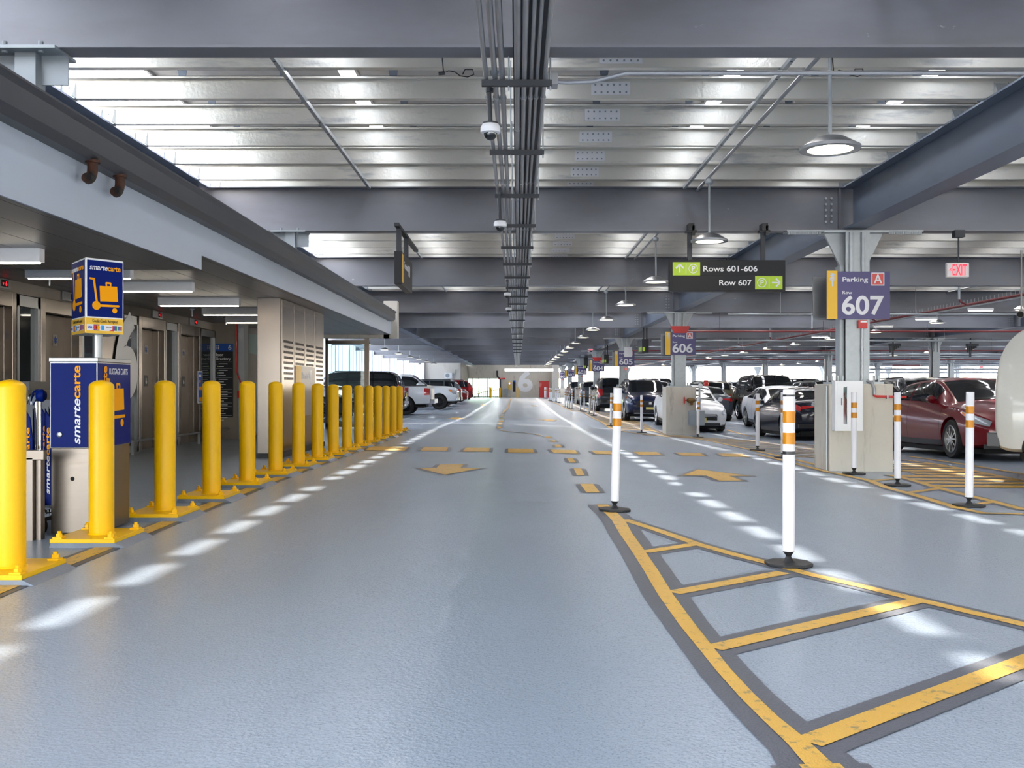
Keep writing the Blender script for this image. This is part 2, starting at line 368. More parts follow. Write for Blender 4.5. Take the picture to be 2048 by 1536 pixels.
# carry the curve on past the bottom of the frame
d = (gl[-1][0]-gl[-2][0], gl[-1][1]-gl[-2][1]); cx_, cy_ = (gl[-1][0]+gr[-1][0])/2, (gl[-1][1]+gr[-1][1])/2
k_ = math.hypot(*d); d = (d[0]/k_, d[1]/k_)
tail = [(cx_-d[0]*.02, cy_-d[1]*.02)]+[(cx_+d[0]*t+.10*t*t, cy_+d[1]*t) for t in (.4, .9, 1.5, 2.2)]
mb.ribbon(tail, .30, .0028, 0).ribbon(tail, .125, .0052, 1)
mark('island_edge_stripe', mb)
up = gp(crop1([(322, 195), (480, 246), (640, 302), (810, 350), (980, 392), (1120, 432), (1340, 482), (1570, 538), (1800, 592), (2048, 650)]))
ex = (up[-1][0]+(up[-1][0]-up[-2][0])*4, up[-1][1]+(up[-1][1]-up[-2][1])*4)
line(up+[ex], .085, .19, 'island_edge_stripe')
for a, b in (((410, 335), (635, 300)), ((532, 512), (1010, 424)), ((705, 752), (1585, 546)), ((1115, 1160), (2048, 808))):
    p, q = gp(crop1([a, b]))
    if a[0] == 1115: q = (p[0]+(q[0]-p[0])*1.8, p[1]+(q[1]-p[1])*1.8)
    line([p, q], .10, .235, 'island_cross_stripe')
# lane arrows
def arrow(px, name, label):
    g = gp(px); c = (sum(p[0] for p in g)/len(g), sum(p[1] for p in g)/len(g)); n = len(g); out = []
    a = sum(p[0]*q[1]-q[0]*p[1] for p, q in zip(g, g[1:]+g[:1]))
    if a < 0: g = g[::-1]
    for i in range(n):
        p0, p1, p2 = g[i-1], g[i], g[(i+1) % n]
        def nrm(a, b):
            k = math.dist(a, b) or 1; return ((b[1]-a[1])/k, -(b[0]-a[0])/k)
        n1, n2 = nrm(p0, p1), nrm(p1, p2); m = (n1[0]+n2[0], n1[1]+n2[1]); q = max(.35, (m[0]*n1[0]+m[1]*n1[1]))
        out.append((p1[0]+m[0]/q*.065, p1[1]+m[1]/q*.065))
    mb = MB(); mb.gpoly(out, .003, 0); mb.gpoly(g, .0055, 1)
    return mark(name, mb, label=label)
arrow(crop4([(512, 1275), (758, 1275), (722, 1312), (925, 1317), (560, 1383), (292, 1315), (478, 1311)]), 'direction_arrow', 'yellow lane arrow pointing towards the viewer')
arrow(crop3([(920, 557), (1240, 597), (1108, 597), (1197, 627), (1050, 627), (968, 595), (822, 595)]), 'direction_arrow', 'yellow lane arrow pointing away up the right lane')
cr8 = lambda l: [(860+x/7.877, 700+y/7.877) for x, y in l]
arrow(cr8([(335, 1066), (455, 1066), (490, 1079), (585, 1081), (405, 1097), (235, 1081), (330, 1079)]), 'direction_arrow', 'far yellow lane arrow beyond the sunlit line')
arrow(cr8([(1870, 1092), (2040, 1107), (1965, 1108), (1955, 1124), (1825, 1122), (1825, 1107), (1690, 1105)]), 'direction_arrow', 'far yellow lane arrow in the right lane')
arrow(cr8([(800, 864), (850, 860), (870, 866), (880, 872), (830, 874), (795, 870)]), 'direction_arrow', 'tiny distant yellow lane arrow')
arrow(cr8([(1640, 872), (1690, 878), (1668, 884), (1605, 886), (1595, 878)]), 'direction_arrow', 'tiny distant yellow arrow right of the centre line')
# dashes across the lane and down its middle
def dash(px, ends=True):
    g = gp(px); mb = MB(); c = [(g[0][0]+g[3][0])/2, (g[0][1]+g[3][1])/2], [(g[1][0]+g[2][0])/2, (g[1][1]+g[2][1])/2]
    k = math.dist(*c); ux, uy = (c[1][0]-c[0][0])/k*.06, (c[1][1]-c[0][1])/k*.06
    o = [(g[0][0]-ux, g[0][1]-uy), (g[1][0]+ux, g[1][1]+uy), (g[2][0]+ux, g[2][1]+uy), (g[3][0]-ux, g[3][1]-uy)]
    mb.gpoly(o, .003, 0); mb.gpoly(g, .0055, 1); mark('lane_dash', mb)
for q in ([(-205, 1091), (190, 1097), (150, 1136), (-250, 1130)], [(350, 1097), (600, 1100), (575, 1140), (310, 1137)], [(775, 1105), (1022, 1107), (1015, 1147), (740, 1145)], [(1210, 1113), (1460, 1117), (1480, 1157), (1210, 1155)], [(1635, 1123), (1895, 1130), (1920, 1167), (1680, 1160)],
          [(1880, 1318), (1955, 1318), (1995, 1390), (1915, 1390)], [(1810, 1213), (1870, 1213), (1905, 1258), (1840, 1258)], [(1685, 1073), (1740, 1073), (1765, 1102), (1695, 1102)], [(1635, 1029), (1690, 1029), (1705, 1047), (1650, 1047)], [(1585, 990), (1635, 990), (1662, 1008), (1610, 1008)],
          [(1130, 765), (1168, 765), (1165, 772), (1126, 772)], [(1132, 780), (1168, 780), (1164, 789), (1128, 789)], [(1128, 802), (1166, 802), (1162, 813), (1123, 813)], [(1122, 826), (1162, 826), (1158, 840), (1115, 840)], [(1112, 855), (1152, 855), (1146, 872), (1106, 872)], [(1100, 890), (1146, 890), (1140, 908), (1095, 908)]):
    dash(crop4(q))
for q in ([(255, 440), (375, 442), (400, 463), (285, 461)], [(515, 447), (660, 448), (700, 468), (555, 466)], [(775, 452), (930, 454), (965, 474), (818, 471)], [(1035, 457), (1190, 459), (1235, 480), (1080, 477)]): dash(crop3(q))
dash([(1160, 968.5), (1186, 968.5), (1200, 986), (1173, 986)])
line(gp(crop4([(1100, 918), (1180, 935), (1290, 946), (1380, 953), (1470, 964), (1560, 982)])), .05, .10)
line(gp(crop4([(1148, 752), (1165, 738), (1205, 700), (1214, 672), (1228, 620), (1236, 600)])), .08, .17)
# edge line along the bollards, bent out around the base plates
line([(-2.80, 4.2), (-2.80, 15), (-2.80, 25.6)], .13, .215, 'edge_stripe')
# hatched ground on the right
b1 = gp(crop2([(140, 432), (500, 512), (680, 585), (900, 642), (1380, 785), (1640, 838), (2040, 848)]))
line(b1, .10, .17, 'hatching_outline')
b2 = gp(crop2([(700, 455), (900, 498), (1170, 580), (1450, 652), (1740, 722), (2040, 802)])); b2.append((b2[-1][0]+1.5, b2[-1][1]-1.1))
line(b2, .10, .20, 'hatching_outline')
b3 = gp(crop2([(820, 300), (1170, 345), (1530, 410), (1800, 465), (2048, 515)])); b3.append((b3[-1][0]+1.5, b3[-1][1]-1.2))
line(b3, .09, .17, 'hatching_outline')
for a, b in (((500, 515), (745, 493)), ((885, 632), (1200, 590)), ((1350, 790), (1725, 725))): line(gp(crop2([a, b])), .09, .16, 'hatching_stripe')
def x_on(pl, y):
    for (xa, ya), (xb, yb) in zip(pl, pl[1:]):
        if min(ya, yb) <= y <= max(ya, yb): return xa+(xb-xa)*(y-ya)/(yb-ya)
    return None
y = b2[0][1]+2.2
while y > b2[-1][1]:
    a, b = x_on(b2, y), x_on(b3, y)
    a = 5.4 if a is None else a
    if b is not None and b > a+.3: line([(a+.05, y), (b-.05, y)], .26, .37, 'hatching_stripe')
    y -= .47
# hatched strip along the delineator posts
eb = gp([(1640, 932), (1515, 903), (1430, 884), (1396, 878), (1284, 869), (1222, 857), (1186, 836), (1170, 826), (1144, 822), (1130, 816), (1113, 807), (1100, 803)])
line(eb, .10, .17, 'hatching_outline')
for (a0, a1, wdt) in ((24, 75, 1.5), (17.2, 23.5, 2.6)):
    y = a0
    while y < a1:
        a = x_on(eb, y)
        if a is not None and not (28.9 < y < 31.0): line([(a+.05, y), (a+wdt if y > 24 else max(a+.4, 6.9-(23.5-y)*.1), y)], .22 if y > 24 else .12, .36 if y > 24 else .22, 'hatching_stripe')
        y += .62 if y < 45 else 1.1
for k in range(7):
    yy = 27.5+15.5*(k-1)
    for x in (5.6, 8.3, 10.9, 13.5, 16.1): line([(x-1.3, yy+1.7), (x-1.3, yy+5.8)], .09, .16, 'stall_line')
# crack and joints
mark('floor_joint', MB().ribbon([(XL, 9.6), (0, 9.55), (3, 9.45)], .012, .002, 0), ('tar',))
mark('floor_joint', MB().ribbon(gp([(560, 893), (1000, 905), (1500, 921)]), .02, .002, 0), ('tar',))
mark('floor_joint', MB().ribbon([(-9.5, 42), (12, 42)], .06, .002, 0), ('tar',))

# --- main steel
for k, y in enumerate(BY):
    mb = MB().ibeam_x(XL if y > 26 or y < 5 else -4.75, XR, y, ZB, DB, .22)
    for gx in GX[1:]:
        for s in (-1, 1): mb.box(gx+s*.19-.012, gx+s*.19+.012, y-.08, y+.08, ZB+.02, ZB+DB-.02)
    o = struct(mb.build('steel_beam', 'beam', smooth=0)); o['group'] = 'transverse roof beams'
    if y > 0:
        for gx in GX[1:3]:
            if y < 50:
                bm = MB()
                for i in range(5):
                    for s in (-.30, -.38): bm.cyl((gx+s, y-.022, ZB+.14+i*.085), (gx+s, y-.04, ZB+.14+i*.085), .018, 8)
                bm.build('bolt_group', 'galv', o)
for i, gx in enumerate(GX):
    ends = [BY[0]-1.0]+[b for b in BY[0:]]
    for a, b in zip(BY, BY[1:]):
        o = struct(MB().ibeam_y(a+.1, b-.1, gx, ZB+.02, DB-.02, .30, .02, .016).build('steel_girder', 'girder', smooth=0)); o['group'] = 'lengthwise girders'
# purlins (Z sections) with end clips, splice plates and panel brackets
def purlin_mesh(x0, x1, y):
    mb = MB(); z0, z1 = ZB+DB, ZB+DB+.205
    mb.box(x0, x1, y-.004, y+.004, z0, z1); mb.box(x0, x1, y-.075, y, z1-.005, z1); mb.box(x0, x1, y, y+.075, z0, z0+.005)
    mb.box(x0, x1, y-.075, y-.07, z1-.022, z1); mb.box(x0, x1, y+.07, y+.075, z0, z0+.02)
    return mb
PY = []
for a, b in zip(BY, BY[1:]):
    if a < 52:
        for j in range(8): PY.append(a+.37+j*BAY/8)
for y in PY:
    far = y > 26
    o = struct(purlin_mesh(-4.75 if not far else XL, 34 if y < 40 else 50, y).build('roof_purlin', 'zinc', smooth=0)); o['group'] = 'roof purlins'
    if y > 0 and not far or 22 < y < 31:
        sp = MB().box(.74, 1.13, y-.012, y-.004, ZB+DB+.035, ZB+DB+.165)
        for i in range(6):
            for zz in (.06, .135): sp.cyl((.78+i*.062, y-.012, ZB+DB+zz), (.78+i*.062, y-.020, ZB+DB+zz), .010, 6, mi=1)
        sp.build('splice_plate', ['white', 'box_grey'], o, smooth=0)
        for gx in (GX[0]+.1, GX[1], GX[2]):
            cl = MB().prism([(-.075, 0), (.075, 0), (.06, .15), (-.06, .15)], (gx, y-.006, ZB+DB), X_, Z_, (0, -.008, 0))
            for s in (-.07, .07): cl.prism([(0, 0), (-.10, 0), (0, .16)], (gx+s-.004, y-.012, ZB+DB), Y_, Z_, (.008, 0, 0))
            cl.cyl((gx, y-.014, ZB+DB+.11), (gx, y-.024, ZB+DB+.11), .014, 8); cl.build('end_clip', 'galv', o, smooth=0)
        br = MB()
        for i in range(-1, 5):
            for dx in (.55, 1.57):
                x = -1.8+2.12*i+dx
                br.prism([(-.03, 0), (.03, 0), (.075, .23), (-.075, .23)], (x, y+.02, ZB+DB+.2), X_, Z_, (0, -.006, 0))
        br.build('panel_bracket', 'girder', o, smooth=0)
# solar panel rows on the roof (gaps between the rows let the sun through)
ZP = ZB+DB+.46
rows = [(-3.92, -1.885), (-1.715, .06), (.20, 2.20)]
x = 2.37
while x < XR: rows.append((x, x+1.945)); x += 2.115
for (a, b) in rows:
    for (y0, y1) in ((-17.0, 35.58), (35.94, YE)):
        mb = MB().box(a, b, y0, y1, ZP, ZP+.035)
        mb.box(a, a+.03, y0, y1, ZP-.035, ZP); mb.box(b-.03, b, y0, y1, ZP-.035, ZP)
        o = struct(mb.build('ceiling_solar_panels', 'panel_back', smooth=0)); o['group'] = 'solar panel rows'
for y0, y1 in ((35.74, YE),):
    struct(MB().box(XL, -3.95, y0-8, y1, ZP, ZP+.035).build('ceiling_solar_panels', 'panel_back', smooth=0))
struct(MB().box(XL, -7.3, 26.5, 28, ZP, ZP+.035).build('ceiling_solar_panels', 'panel_back', smooth=0))
# strut channels under the purlins
for x in (-2.13, 2.40):
    for a, b in zip(BY[2:8], BY[3:9]):
        mb = MB().box(x-.02, x+.02, a+.15, b-.15, ZB+DB-.045, ZB+DB-.004)
        yy = a+.5
        while yy < b-.3:
            mb.cyl((x, yy, ZB+DB-.047), (x, yy, ZB+DB-.04), .012, 6, mi=1); yy += .5
        o = struct(mb.build('trim_strut_channel', ['galv', 'strut'], smooth=0))

# --- far end and perimeter
fw = 106.5
def far_px(px, py, y=fw): return ((px-CX)/F*y, H-(py-CY)/F*y)
xw0, xw1 = far_px(955, 0)[0], far_px(1112, 0)[0]
wx0, wz1 = far_px(936, 756); wx1, wz0 = far_px(999, 794)
wall_far = struct(MB().box(-5.55, wx0, fw, fw+.4, -.3, ZB+1.1).box(wx1, 4.4, fw, fw+.4, -.3, ZB+1.1).box(wx0, wx1, fw, fw+.4, wz1, ZB+1.1).box(wx0, wx1, fw, fw+.4, -.3, wz0).build('wall_far', 'concrete', smooth=0))
struct(MB().box(far_px(1103, 0)[0], 4.4, fw-1.2, fw, -.3, 3.45).build('wall_far_return', 'cream_wall', smooth=0))
struct(MB().box(-9.0, -5.5, 96.0, 96.4, -.3, 3.55).build('wall_plant_room', 'cream_wall', smooth=0))
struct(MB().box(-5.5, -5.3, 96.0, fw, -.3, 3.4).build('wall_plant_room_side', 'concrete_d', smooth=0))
struct(MB().box(-9.25, -8.95, 95.6, 96.0, -.3, 3.6).build('trim_corner_post', 'white', smooth=0))
struct(MB().box(4.4, XR, YE, YE+.3, -.6, 1.12).build('wall_parapet_far', 'concrete', smooth=0))
struct(MB().box(XR, XR+.3, -17, YE+.3, -.6, 1.12).build('wall_parapet_right', 'concrete', smooth=0))
# perimeter screen on the left: folded white panels
def screen(y0, y1, x, z1, nm='wall_left_screen'):
    mb = MB().box(x-.05, x, y0+.02, y1-.02, -.3, z1)
    n = max(2, int((y1-y0)/1.15))
    for i in range(n+1):
        yy = y0+.02+(y1-y0-.04)*i/n
        mb.box(x, x+.025, yy-.006, yy+.006, -.3, z1-.02, 1)
    return struct(mb.build(nm, ['screen', 'box_grey'], smooth=0))
y = 26.5; i = 0
while y < 96:
    w = 4.6
    x = -9.9 if i % 2 else -10.35
    screen(y, y+w, x, 3.62)
    struct(MB().box(-10.4, -9.9, y-.02, y+.02, -.3, 3.62).build('trim_screen_return', 'screen', smooth=0))
    y += w; i += 1
# tall outer screen that shows over the lobby roof
struct(MB().box(XL, XR, -17.3, -17, -.6, 1.12).build('wall_parapet_back', 'concrete', smooth=0))
for i, y in enumerate((3, 7.6, 12.2, 16.8, 21.4)): screen(y, y+4.6, -9.6 if i % 2 else -9.9, 7.2, 'wall_left_upper_screen')
for y in (8.6, 13.1): struct(MB().box(-9.35, -9.15, y, y+.16, 2.6, 7.2).build('trim_screen_post', 'girder', smooth=0))
# far wall features
wx0, wz1 = far_px(936, 756); wx1, wz0 = far_px(999, 794)
mb = MB()
for xx in [wx0, far_px(944.7, 0)[0], far_px(957, 0)[0], far_px(974.5, 0)[0], far_px(979, 0)[0], wx1]: mb.box(xx-.04, xx+.04, fw-.06, fw-.005, wz0, wz1)
mb.box(wx0, wx1, fw-.06, fw-.005, wz1-.06, wz1); mb.box(wx0, wx1, fw-.06, fw-.005, wz0, wz0+.06)
w1 = struct(mb.build('window_1', 'alu', smooth=0))
MB().box(wx0, wx1, fw-.03, fw-.008, wz0, wz1).build('pane', 'glass_mint', w1, smooth=0)
six = MB(); six.text('6', (far_px(1035.5, 0)[0], fw-.005, far_px(0, 781.5)[1]), X_, Z_, 2.02, w=1.60, bold=.035, lift=.004)
six.build('painted_floor_number', 'white', wall_far, smooth=0)
# ================================================================ LIFT LOBBY ON THE LEFT
WX = -6.5                         # lift wall plane
def wy(px): return F*(-WX)/(CX-px)
ZS, ZS0 = 2.48, 2.33              # soffit heights
struct(MB().box(-7.4, -3.35, 26.0, 26.35, 2.39, 2.58).box(-3.50, -3.14, 26.0, 26.35, 2.39, 3.36).build('trim_canopy_end_beam', 'concrete', smooth=0))
# roof slab, soffits, fascia, gutter
struct(MB().box(-9.5, -3.34, 2.2, 26.0, 2.62, 2.95).build('ceiling_lobby_slab', 'concrete_d', smooth=0))
def soffit(y0, y1, z, nm):
    mb = MB(); x = -6.9
    while x < -3.34:
        mb.box(x, min(x+.345, -3.32), y0, y1, z, z+.03); x += .352
    mb.box(-6.9, -3.32, y0, y1, z+.012, z+.04, 1)
    return struct(mb.build(nm, ['soffit', 'dark_in'], smooth=0))
soffit(2.2, 10.4, ZS0, 'ceiling_soffit_near'); soffit(10.4, 26.0, ZS, 'ceiling_soffit_far')
struct(MB().box(-6.9, -3.32, 10.37, 10.40, ZS0, ZS+.03).build('trim_soffit_step', 'soffit', smooth=0))
struct(MB().box(-3.33, -3.30, 2.2, 10.4, ZS0, 2.86).box(-3.33, -3.30, 10.4, 26.0, ZS, 2.86).build('trim_fascia', 'fascia', smooth=0))
gm = MB()
gp_ = [(0, 0), (.10, 0), (.16, .05), (.16, .20), (.19, .235), (.19, .25), (.15, .25), (.145, .22), (.145, .07), (.09, .02), (0, .02)]
gm.prism(gp_, (-3.30, 2.2, 2.80), X_, Z_, (0, 23.4, 0)); 
struct(gm.build('trim_gutter', 'gutter', smooth=0))
struct(MB().box(-4.45, -3.35, 2.2, 26.0, 2.94, 3.06).box(-4.5, -4.42, 2.2, 26, 2.94, 3.30).build('trim_roof_kerb', 'gutter', smooth=0))
# stub posts between the roof edge and the beams
for y in BY[2:5]:
    mb = MB().box(-3.36, -3.22, y-.07, y+.07, 3.02, ZB-.02).box(-3.55, -3.05, y-.16, y+.16, ZB-.02, ZB)
    for s in (-1, 1): mb.box(-3.29+s*.17-.09, -3.29+s*.17+.09, y-.006, y+.006, ZB-.22, ZB-.02)
    for sx in (-.12, .12):
        for sy in (-.1, .1): mb.cyl((-3.29+sx, y+sy, ZB-.035), (-3.29+sx, y+sy, ZB+.04), .018, 8)
    struct(mb.build('trim_stub_post', 'box_grey', smooth=0))
# scupper elbows under the gutter
for i, (px, py) in enumerate(((196, 352), (250, 380))):
    y = 3.16*F/(CX-px); z = H+(CY-py)/F*y; c = (-3.2, y, z)
    pth = [(-3.2, y, 2.81)]+[(-3.2, y-.10+.10*math.cos(t*math.pi/12), 2.75-.10*math.sin(t*math.pi/12)) for t in range(0, 6)]
    o = MB().tube(pth+[(-3.2, y-.11, 2.66)], .038, 14).cyl((-3.2, y, 2.79), (-3.2, y, 2.81), .055, 14).build('scupper_pipe', 'rust', loc=(-3.2, y, 2.66))
    tag(o, ('rusty bent drain pipe under the gutter, the browner one nearer the camera', 'dark bent drain pipe under the gutter, just behind the rusty one')[i], 'pipe')
# linear lights
def bar_light(x0, x1, y, z, lab):
    t = thing('linear_light', lab, 'light', ((x0+x1)/2, y, z), 'lobby bar lights')
    MB().box(x0, x1, y-.05, y+.05, z, z+.12).build('housing', 'white', t, smooth=0)
    MB().box(x0+.03, x1-.03, y-.035, y+.035, z-.012, z).build('lens', 'strip_on', t, smooth=0)
def bl(px0, px1, py_top, z, lab):
    y = (z+.11-H)*F/(CY-py_top); bar_light((px0-CX)/F*y, (px1-CX)/F*y, y, z, lab)
bl(-60, 84, 500, ZS0-.12, 'white bar light under the near lower soffit at the left edge')
for (a, b, p, n) in ((54, 264, 537.5, 'behind the luggage cart sign'), (235, 387, 566, 'just right of the luggage cart sign'), (318, 480, 597, 'third beyond the soffit step'), (405, 530, 617, 'fourth beyond the soffit step, cut by the cabinet'), (452, 560, 634, 'farthest, mostly behind the steel cabinet')):
    bl(a, b, p, ZS-.12, 'white bar light under the lobby soffit, '+n)
# sprinkler / detector heads
for i, (px, py) in enumerate(((99, 545), (384, 614), (452, 633))):
    y = (ZS-H)*F/(CY-py); x = (px-CX)/F*y
    o = MB().lathe([(.055, 0), (.055, -.03), (.045, -.035)], (x, y, ZS)).lathe([(.045, -.035), (.012, -.06), (.008, -.16), (.004, -.162)], (x, y, ZS), mi=1).build('ceiling_sprinkler', ['box_grey', 'white'], loc=(x, y, ZS-.16))
    tag(o, 'white dropped sprinkler head in the lobby soffit, '+('nearest one left of the cart sign', 'second one between the bar lights', 'third one near the steel cabinet')[i], 'sprinkler')
# lift wall
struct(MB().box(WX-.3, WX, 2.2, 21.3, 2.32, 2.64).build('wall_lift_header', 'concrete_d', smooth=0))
struct(MB().box(WX-1.5, WX-.55, 2.2, 26.0, -.2, 2.64).build('wall_lift_back', 'dark_in', smooth=0))
struct(MB().box(WX-.55, WX-.25, 2.2, 21.3, -.2, 2.64).build('wall_lift_backing', 'glass_dark', smooth=0))
def star(mb, c, r, mi):
    for k in range(3):
        a = math.pi/2+k*math.pi/3; u = Vector((0, math.cos(a), math.sin(a))); w = Vector((0, -math.sin(a), math.cos(a)))
        mb.obox(Vector(c)-u*r-w*r*.17, u*2*r, w*r*.34, (.003, 0, 0), mi)
def lift(n, pa, pb):
    ya, yb = wy(pa), wy(pb); zc = 2.32
    mb = MB().box(WX-.05, WX+.06, ya, ya+.13, zf(WX, ya)-.02, zc).box(WX-.05, WX+.06, yb-.10, yb, zf(WX, yb)-.02, zc).box(WX-.05, WX+.06, ya+.13, yb-.10, 2.13, zc)
    mb.box(WX-.22, WX-.05, ya+.11, ya+.13, -.02, 2.13).box(WX-.22, WX-.05, yb-.10, yb-.08, -.02, 2.13)
    d = struct(mb.build('door_%d' % n, 'steel', bevel=.004, smooth=0))
    ym = ya+.13+(yb-ya-.23)*.42
    a = MB().box(WX-.24, WX-.20, ya+.13, ym, 0, 2.14).build('door_leaf', 'steel', d, smooth=0)
    b = MB().box(WX-.20, WX-.16, ym-.02, yb-.10, 0, 2.14).build('door_leaf', 'steel_dull', d, smooth=0)
    yc = (ym+yb-.1)/2
    s = MB().box(WX-.16, WX-.157, yc-.07, yc+.07, 1.70, 1.86, 0); star(s, (WX-.155, yc, 1.78), .055, 1); s.build('rescue_sign', ['soffit', 'card_blue'], b, smooth=0)
    s = MB().box(WX-.16, WX-.155, yc-.085, yc+.085, 1.12, 1.32, 0); s.text('6', (WX-.155, yc, 1.17), Y_, Z_, .09, align='c', mi=1, bold=.02); s.build('floor_number_plate', ['black', 'letter'], b, smooth=0)
    yi = yb-.28
    t = thing('floor_indicator', 'small steel lift indicator with red digits above '+('the leftmost lift at the frame edge', 'the lift behind the luggage cart kiosk', 'the lift right of the big painted six', 'the last lift beside the directory')[n-1], 'indicator', (WX, yi, 2.4))
    MB().box(WX, WX+.035, yi-.30, yi+.18, 2.345, 2.475).build('housing', 'alu', t, bevel=.004, smooth=0)
    MB().box(WX+.035, WX+.038, yi-.05, yi+.12, 2.37, 2.455).build('display', 'dark_in', t, smooth=0)
    s = MB().text('6', (WX+.039, yi+.06, 2.385), Y_, Z_, .055, align='c', bold=.03)
    s.prism([(-.02, .03), (.0, 0), (.02, .03)], (WX+.039, yi-.01, 2.39), Y_, Z_, (.002, 0, 0)); s.build('digits', 'red_digit', t, smooth=0)
lift(1, -72, 24); lift(2, 73.6, 157); lift(3, 271.6, 326); lift(4, 351.5, 396)
def glazed(n, pa, pb, lab=None):
    ya, yb = wy(pa), wy(pb); mb = MB()
    for yy in (ya, yb-.06): mb.box(WX-.05, WX+.05, yy, yy+.06, zf(WX, yy), 2.30)
    mb.box(WX-.05, WX+.05, ya, yb, 2.16, 2.30).box(WX-.05, WX+.05, ya, yb, -.02, .12)
    w = struct(mb.build('window_%d' % n, 'alu', smooth=0))
    MB().box(WX-.02, WX, ya+.06, yb-.06, .12, 2.16).build('pane', 'glass_dark', w, smooth=0)
    return w, ya, yb
glazed(2, 27, 73); glazed(3, 158, 199); w6, ya, yb = glazed(4, 240, 271)
glazed(5, 326, 351.5); glazed(6, 396, 427)
struct(MB().box(WX-.05, WX+.03, wy(199), wy(240), -.05, 2.32).build('wall_lift_panel', 'steel', smooth=0))
s = MB().text('6', (WX+.052, wy(271)-1.0, .99), Y_, Z_, 1.25, w=.96, bold=.04); s.build('painted_floor_number', 'white', w6, smooth=0)
# guard rails along the lift wall
for i, (pa, pb) in enumerate(((244, 283), (330, 366), (390, 440))):
    ya, yb = wy(pa)-.4, wy(pb); x = WX+.32; z0 = zf(WX, ya)
    t = thing('guard_rail', 'low steel guard rail on the lobby floor, '+('in front of the big painted six', 'between the last two lifts', 'in front of the glass beside the directory')[i], 'rail', (x, ya, z0))
    MB().tube([(x, ya, z0+.22), (x, yb, z0+.22)], .02, 10).build('rail', 'alu', t)
    for yy in (ya+.03, yb-.03): MB().box(x-.02, x+.02, yy-.02, yy+.02, z0-.01, z0+.21).build('post', 'alu', t, smooth=0)
# directory wall facing the camera
yd = 21.3
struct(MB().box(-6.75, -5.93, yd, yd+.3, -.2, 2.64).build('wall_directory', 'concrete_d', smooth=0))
struct(MB().box(-5.96, -5.84, yd-.04, yd+.3, -.02, 2.48).build('trim_directory_edge', 'alu', smooth=0))
def dpx(px, py, y=yd): return ((px-CX)/F*y, H-(py-CY)/F*y)
x0, z1 = dpx(428, 687); x1, z0 = dpx(466.5, 834)
t = thing('floor_directory', 'black wall directory with blue header listing the floors', 'sign', ((x0+x1)/2, yd, z0))
MB().box(x0, x1, yd-.03, yd-.002, z0, z1-.17).build('board', 'sign_black', t, smooth=0)
MB().box(x0, x1, yd-.032, yd-.002, z1-.17, z1).build('header', 'card_blue', t, smooth=0)
L = MB(); yf = yd-.033
L.text('6', (x1-.03, yf, z1-.135), X_, Z_, .10, align='r', bold=.02)
for k in range(3): L.box(x0+.03+k*.035, x0+.05+k*.035, yf-.002, yf, z1-.13, z1-.07).lathe([(.012, -.001), (.012, .001)], (x0+.04+k*.035, yf, z1-.05), 8, 'y')
L.text('Floor', (x0+.02, yf, z1-.27), X_, Z_, .06, bold=.015).text('Directory', (x0+.02, yf, z1-.355), X_, Z_, .06, bold=.015)
zz = z1-.40
for lv, rowsn in (('6', 2), ('5', 3), ('4', 4), ('', 1), ('', 1), ('', 2), ('', 1), ('', 3), ('', 2)):
    L.box(x0+.02, x1-.02, yf-.0015, yf, zz, zz+.004)
    if lv: L.text(lv, (x0+.02, yf, zz-.065), X_, Z_, .055, bold=.015)
    for r in range(rowsn):
        L.box(x0+.11, x0+(.30, .22, .26, .20)[r % 4], yf-.0015, yf, zz-.045-r*.055, zz-.03-r*.055)
        if r: L.box(x0+.085, x0+.103, yf-.0015, yf, zz-.048-r*.055, zz-.028-r*.055, 1 if r == 1 else 2)
    zz -= .02+.058*rowsn
L.build('lettering', ['letter', 'green', 'card_cyan'], t, smooth=0)
xa, za = dpx(467, 640)
o = MB().tube([(-6.0, yd-.05, 2.46), (-6.0, yd-.05, 1.45), (-5.9, yd-.08, 1.2), (-5.9, yd-.08, 1.02)], .013, 8).box(-5.96, -5.84, yd-.13, yd-.045, .88, 1.03).build('fire_alarm_box', 'red', loc=(-5.9, yd, .88))
tag(o, 'red fire alarm box with red pipe on the edge of the directory wall', 'alarm')
y4 = wy(396)-.2
o = MB().box(WX+.061, WX+.068, y4-.02, y4+.28, .78, 1.43, 0).box(WX+.068, WX+.070, y4, y4+.26, .80, 1.41, 1).box(WX+.070, WX+.072, y4+.03, y4+.23, 1.05, 1.12, 2).box(WX+.070, WX+.072, y4+.03, y4+.23, .82, .90, 2).box(WX+.070, WX+.072, y4+.05, y4+.15, 1.2, 1.25, 2).box(WX+.070, WX+.072, y4+.05, y4+.18, 1.31, 1.36, 0).build('wall_poster', ['white', 'card_blue', 'kiosk_gold'], loc=(WX+.06, y4+.13, .78), smooth=0)
tag(o, 'blue and yellow poster on the frame of the last lift', 'poster')
# stair recess beyond: concrete wall with painted curves, handrail
st = struct(MB().box(-6.4, -4.62, 23.0, 23.3, -.2, 2.64).build('wall_stair', 'concrete', smooth=0))
arc = MB()
arc.prism([(-6.2, 1.9)]+[(-6.2+.75*math.cos(t*math.pi/20), 1.72+.62*math.sin(t*math.pi/20)) for t in range(0, 11)], (0, 22.998, 0), X_, Z_, (0, -.003, 0))
arc.prism([(-6.2, .05), (-5.50, .05), (-5.50, .75)]+[(-6.2+.75*math.cos(t*math.pi/20), .62+.62*math.sin(t*math.pi/20)) for t in range(2, 11)], (0, 22.998, 0), X_, Z_, (0, -.003, 0))
arc.build('painted_curve', 'mint', st, smooth=0)
t = thing('stair_handrail', 'grey stair railing behind the directory wall', 'railing', (-5.6, 22.6, 0))
for k, zz in enumerate((.35, .62, .80, .98)): MB().tube([(-5.95, 22.8, zz-.05), (-5.25, 22.5, zz+.07)], .02, 8).build('rail', 'box_grey', t)
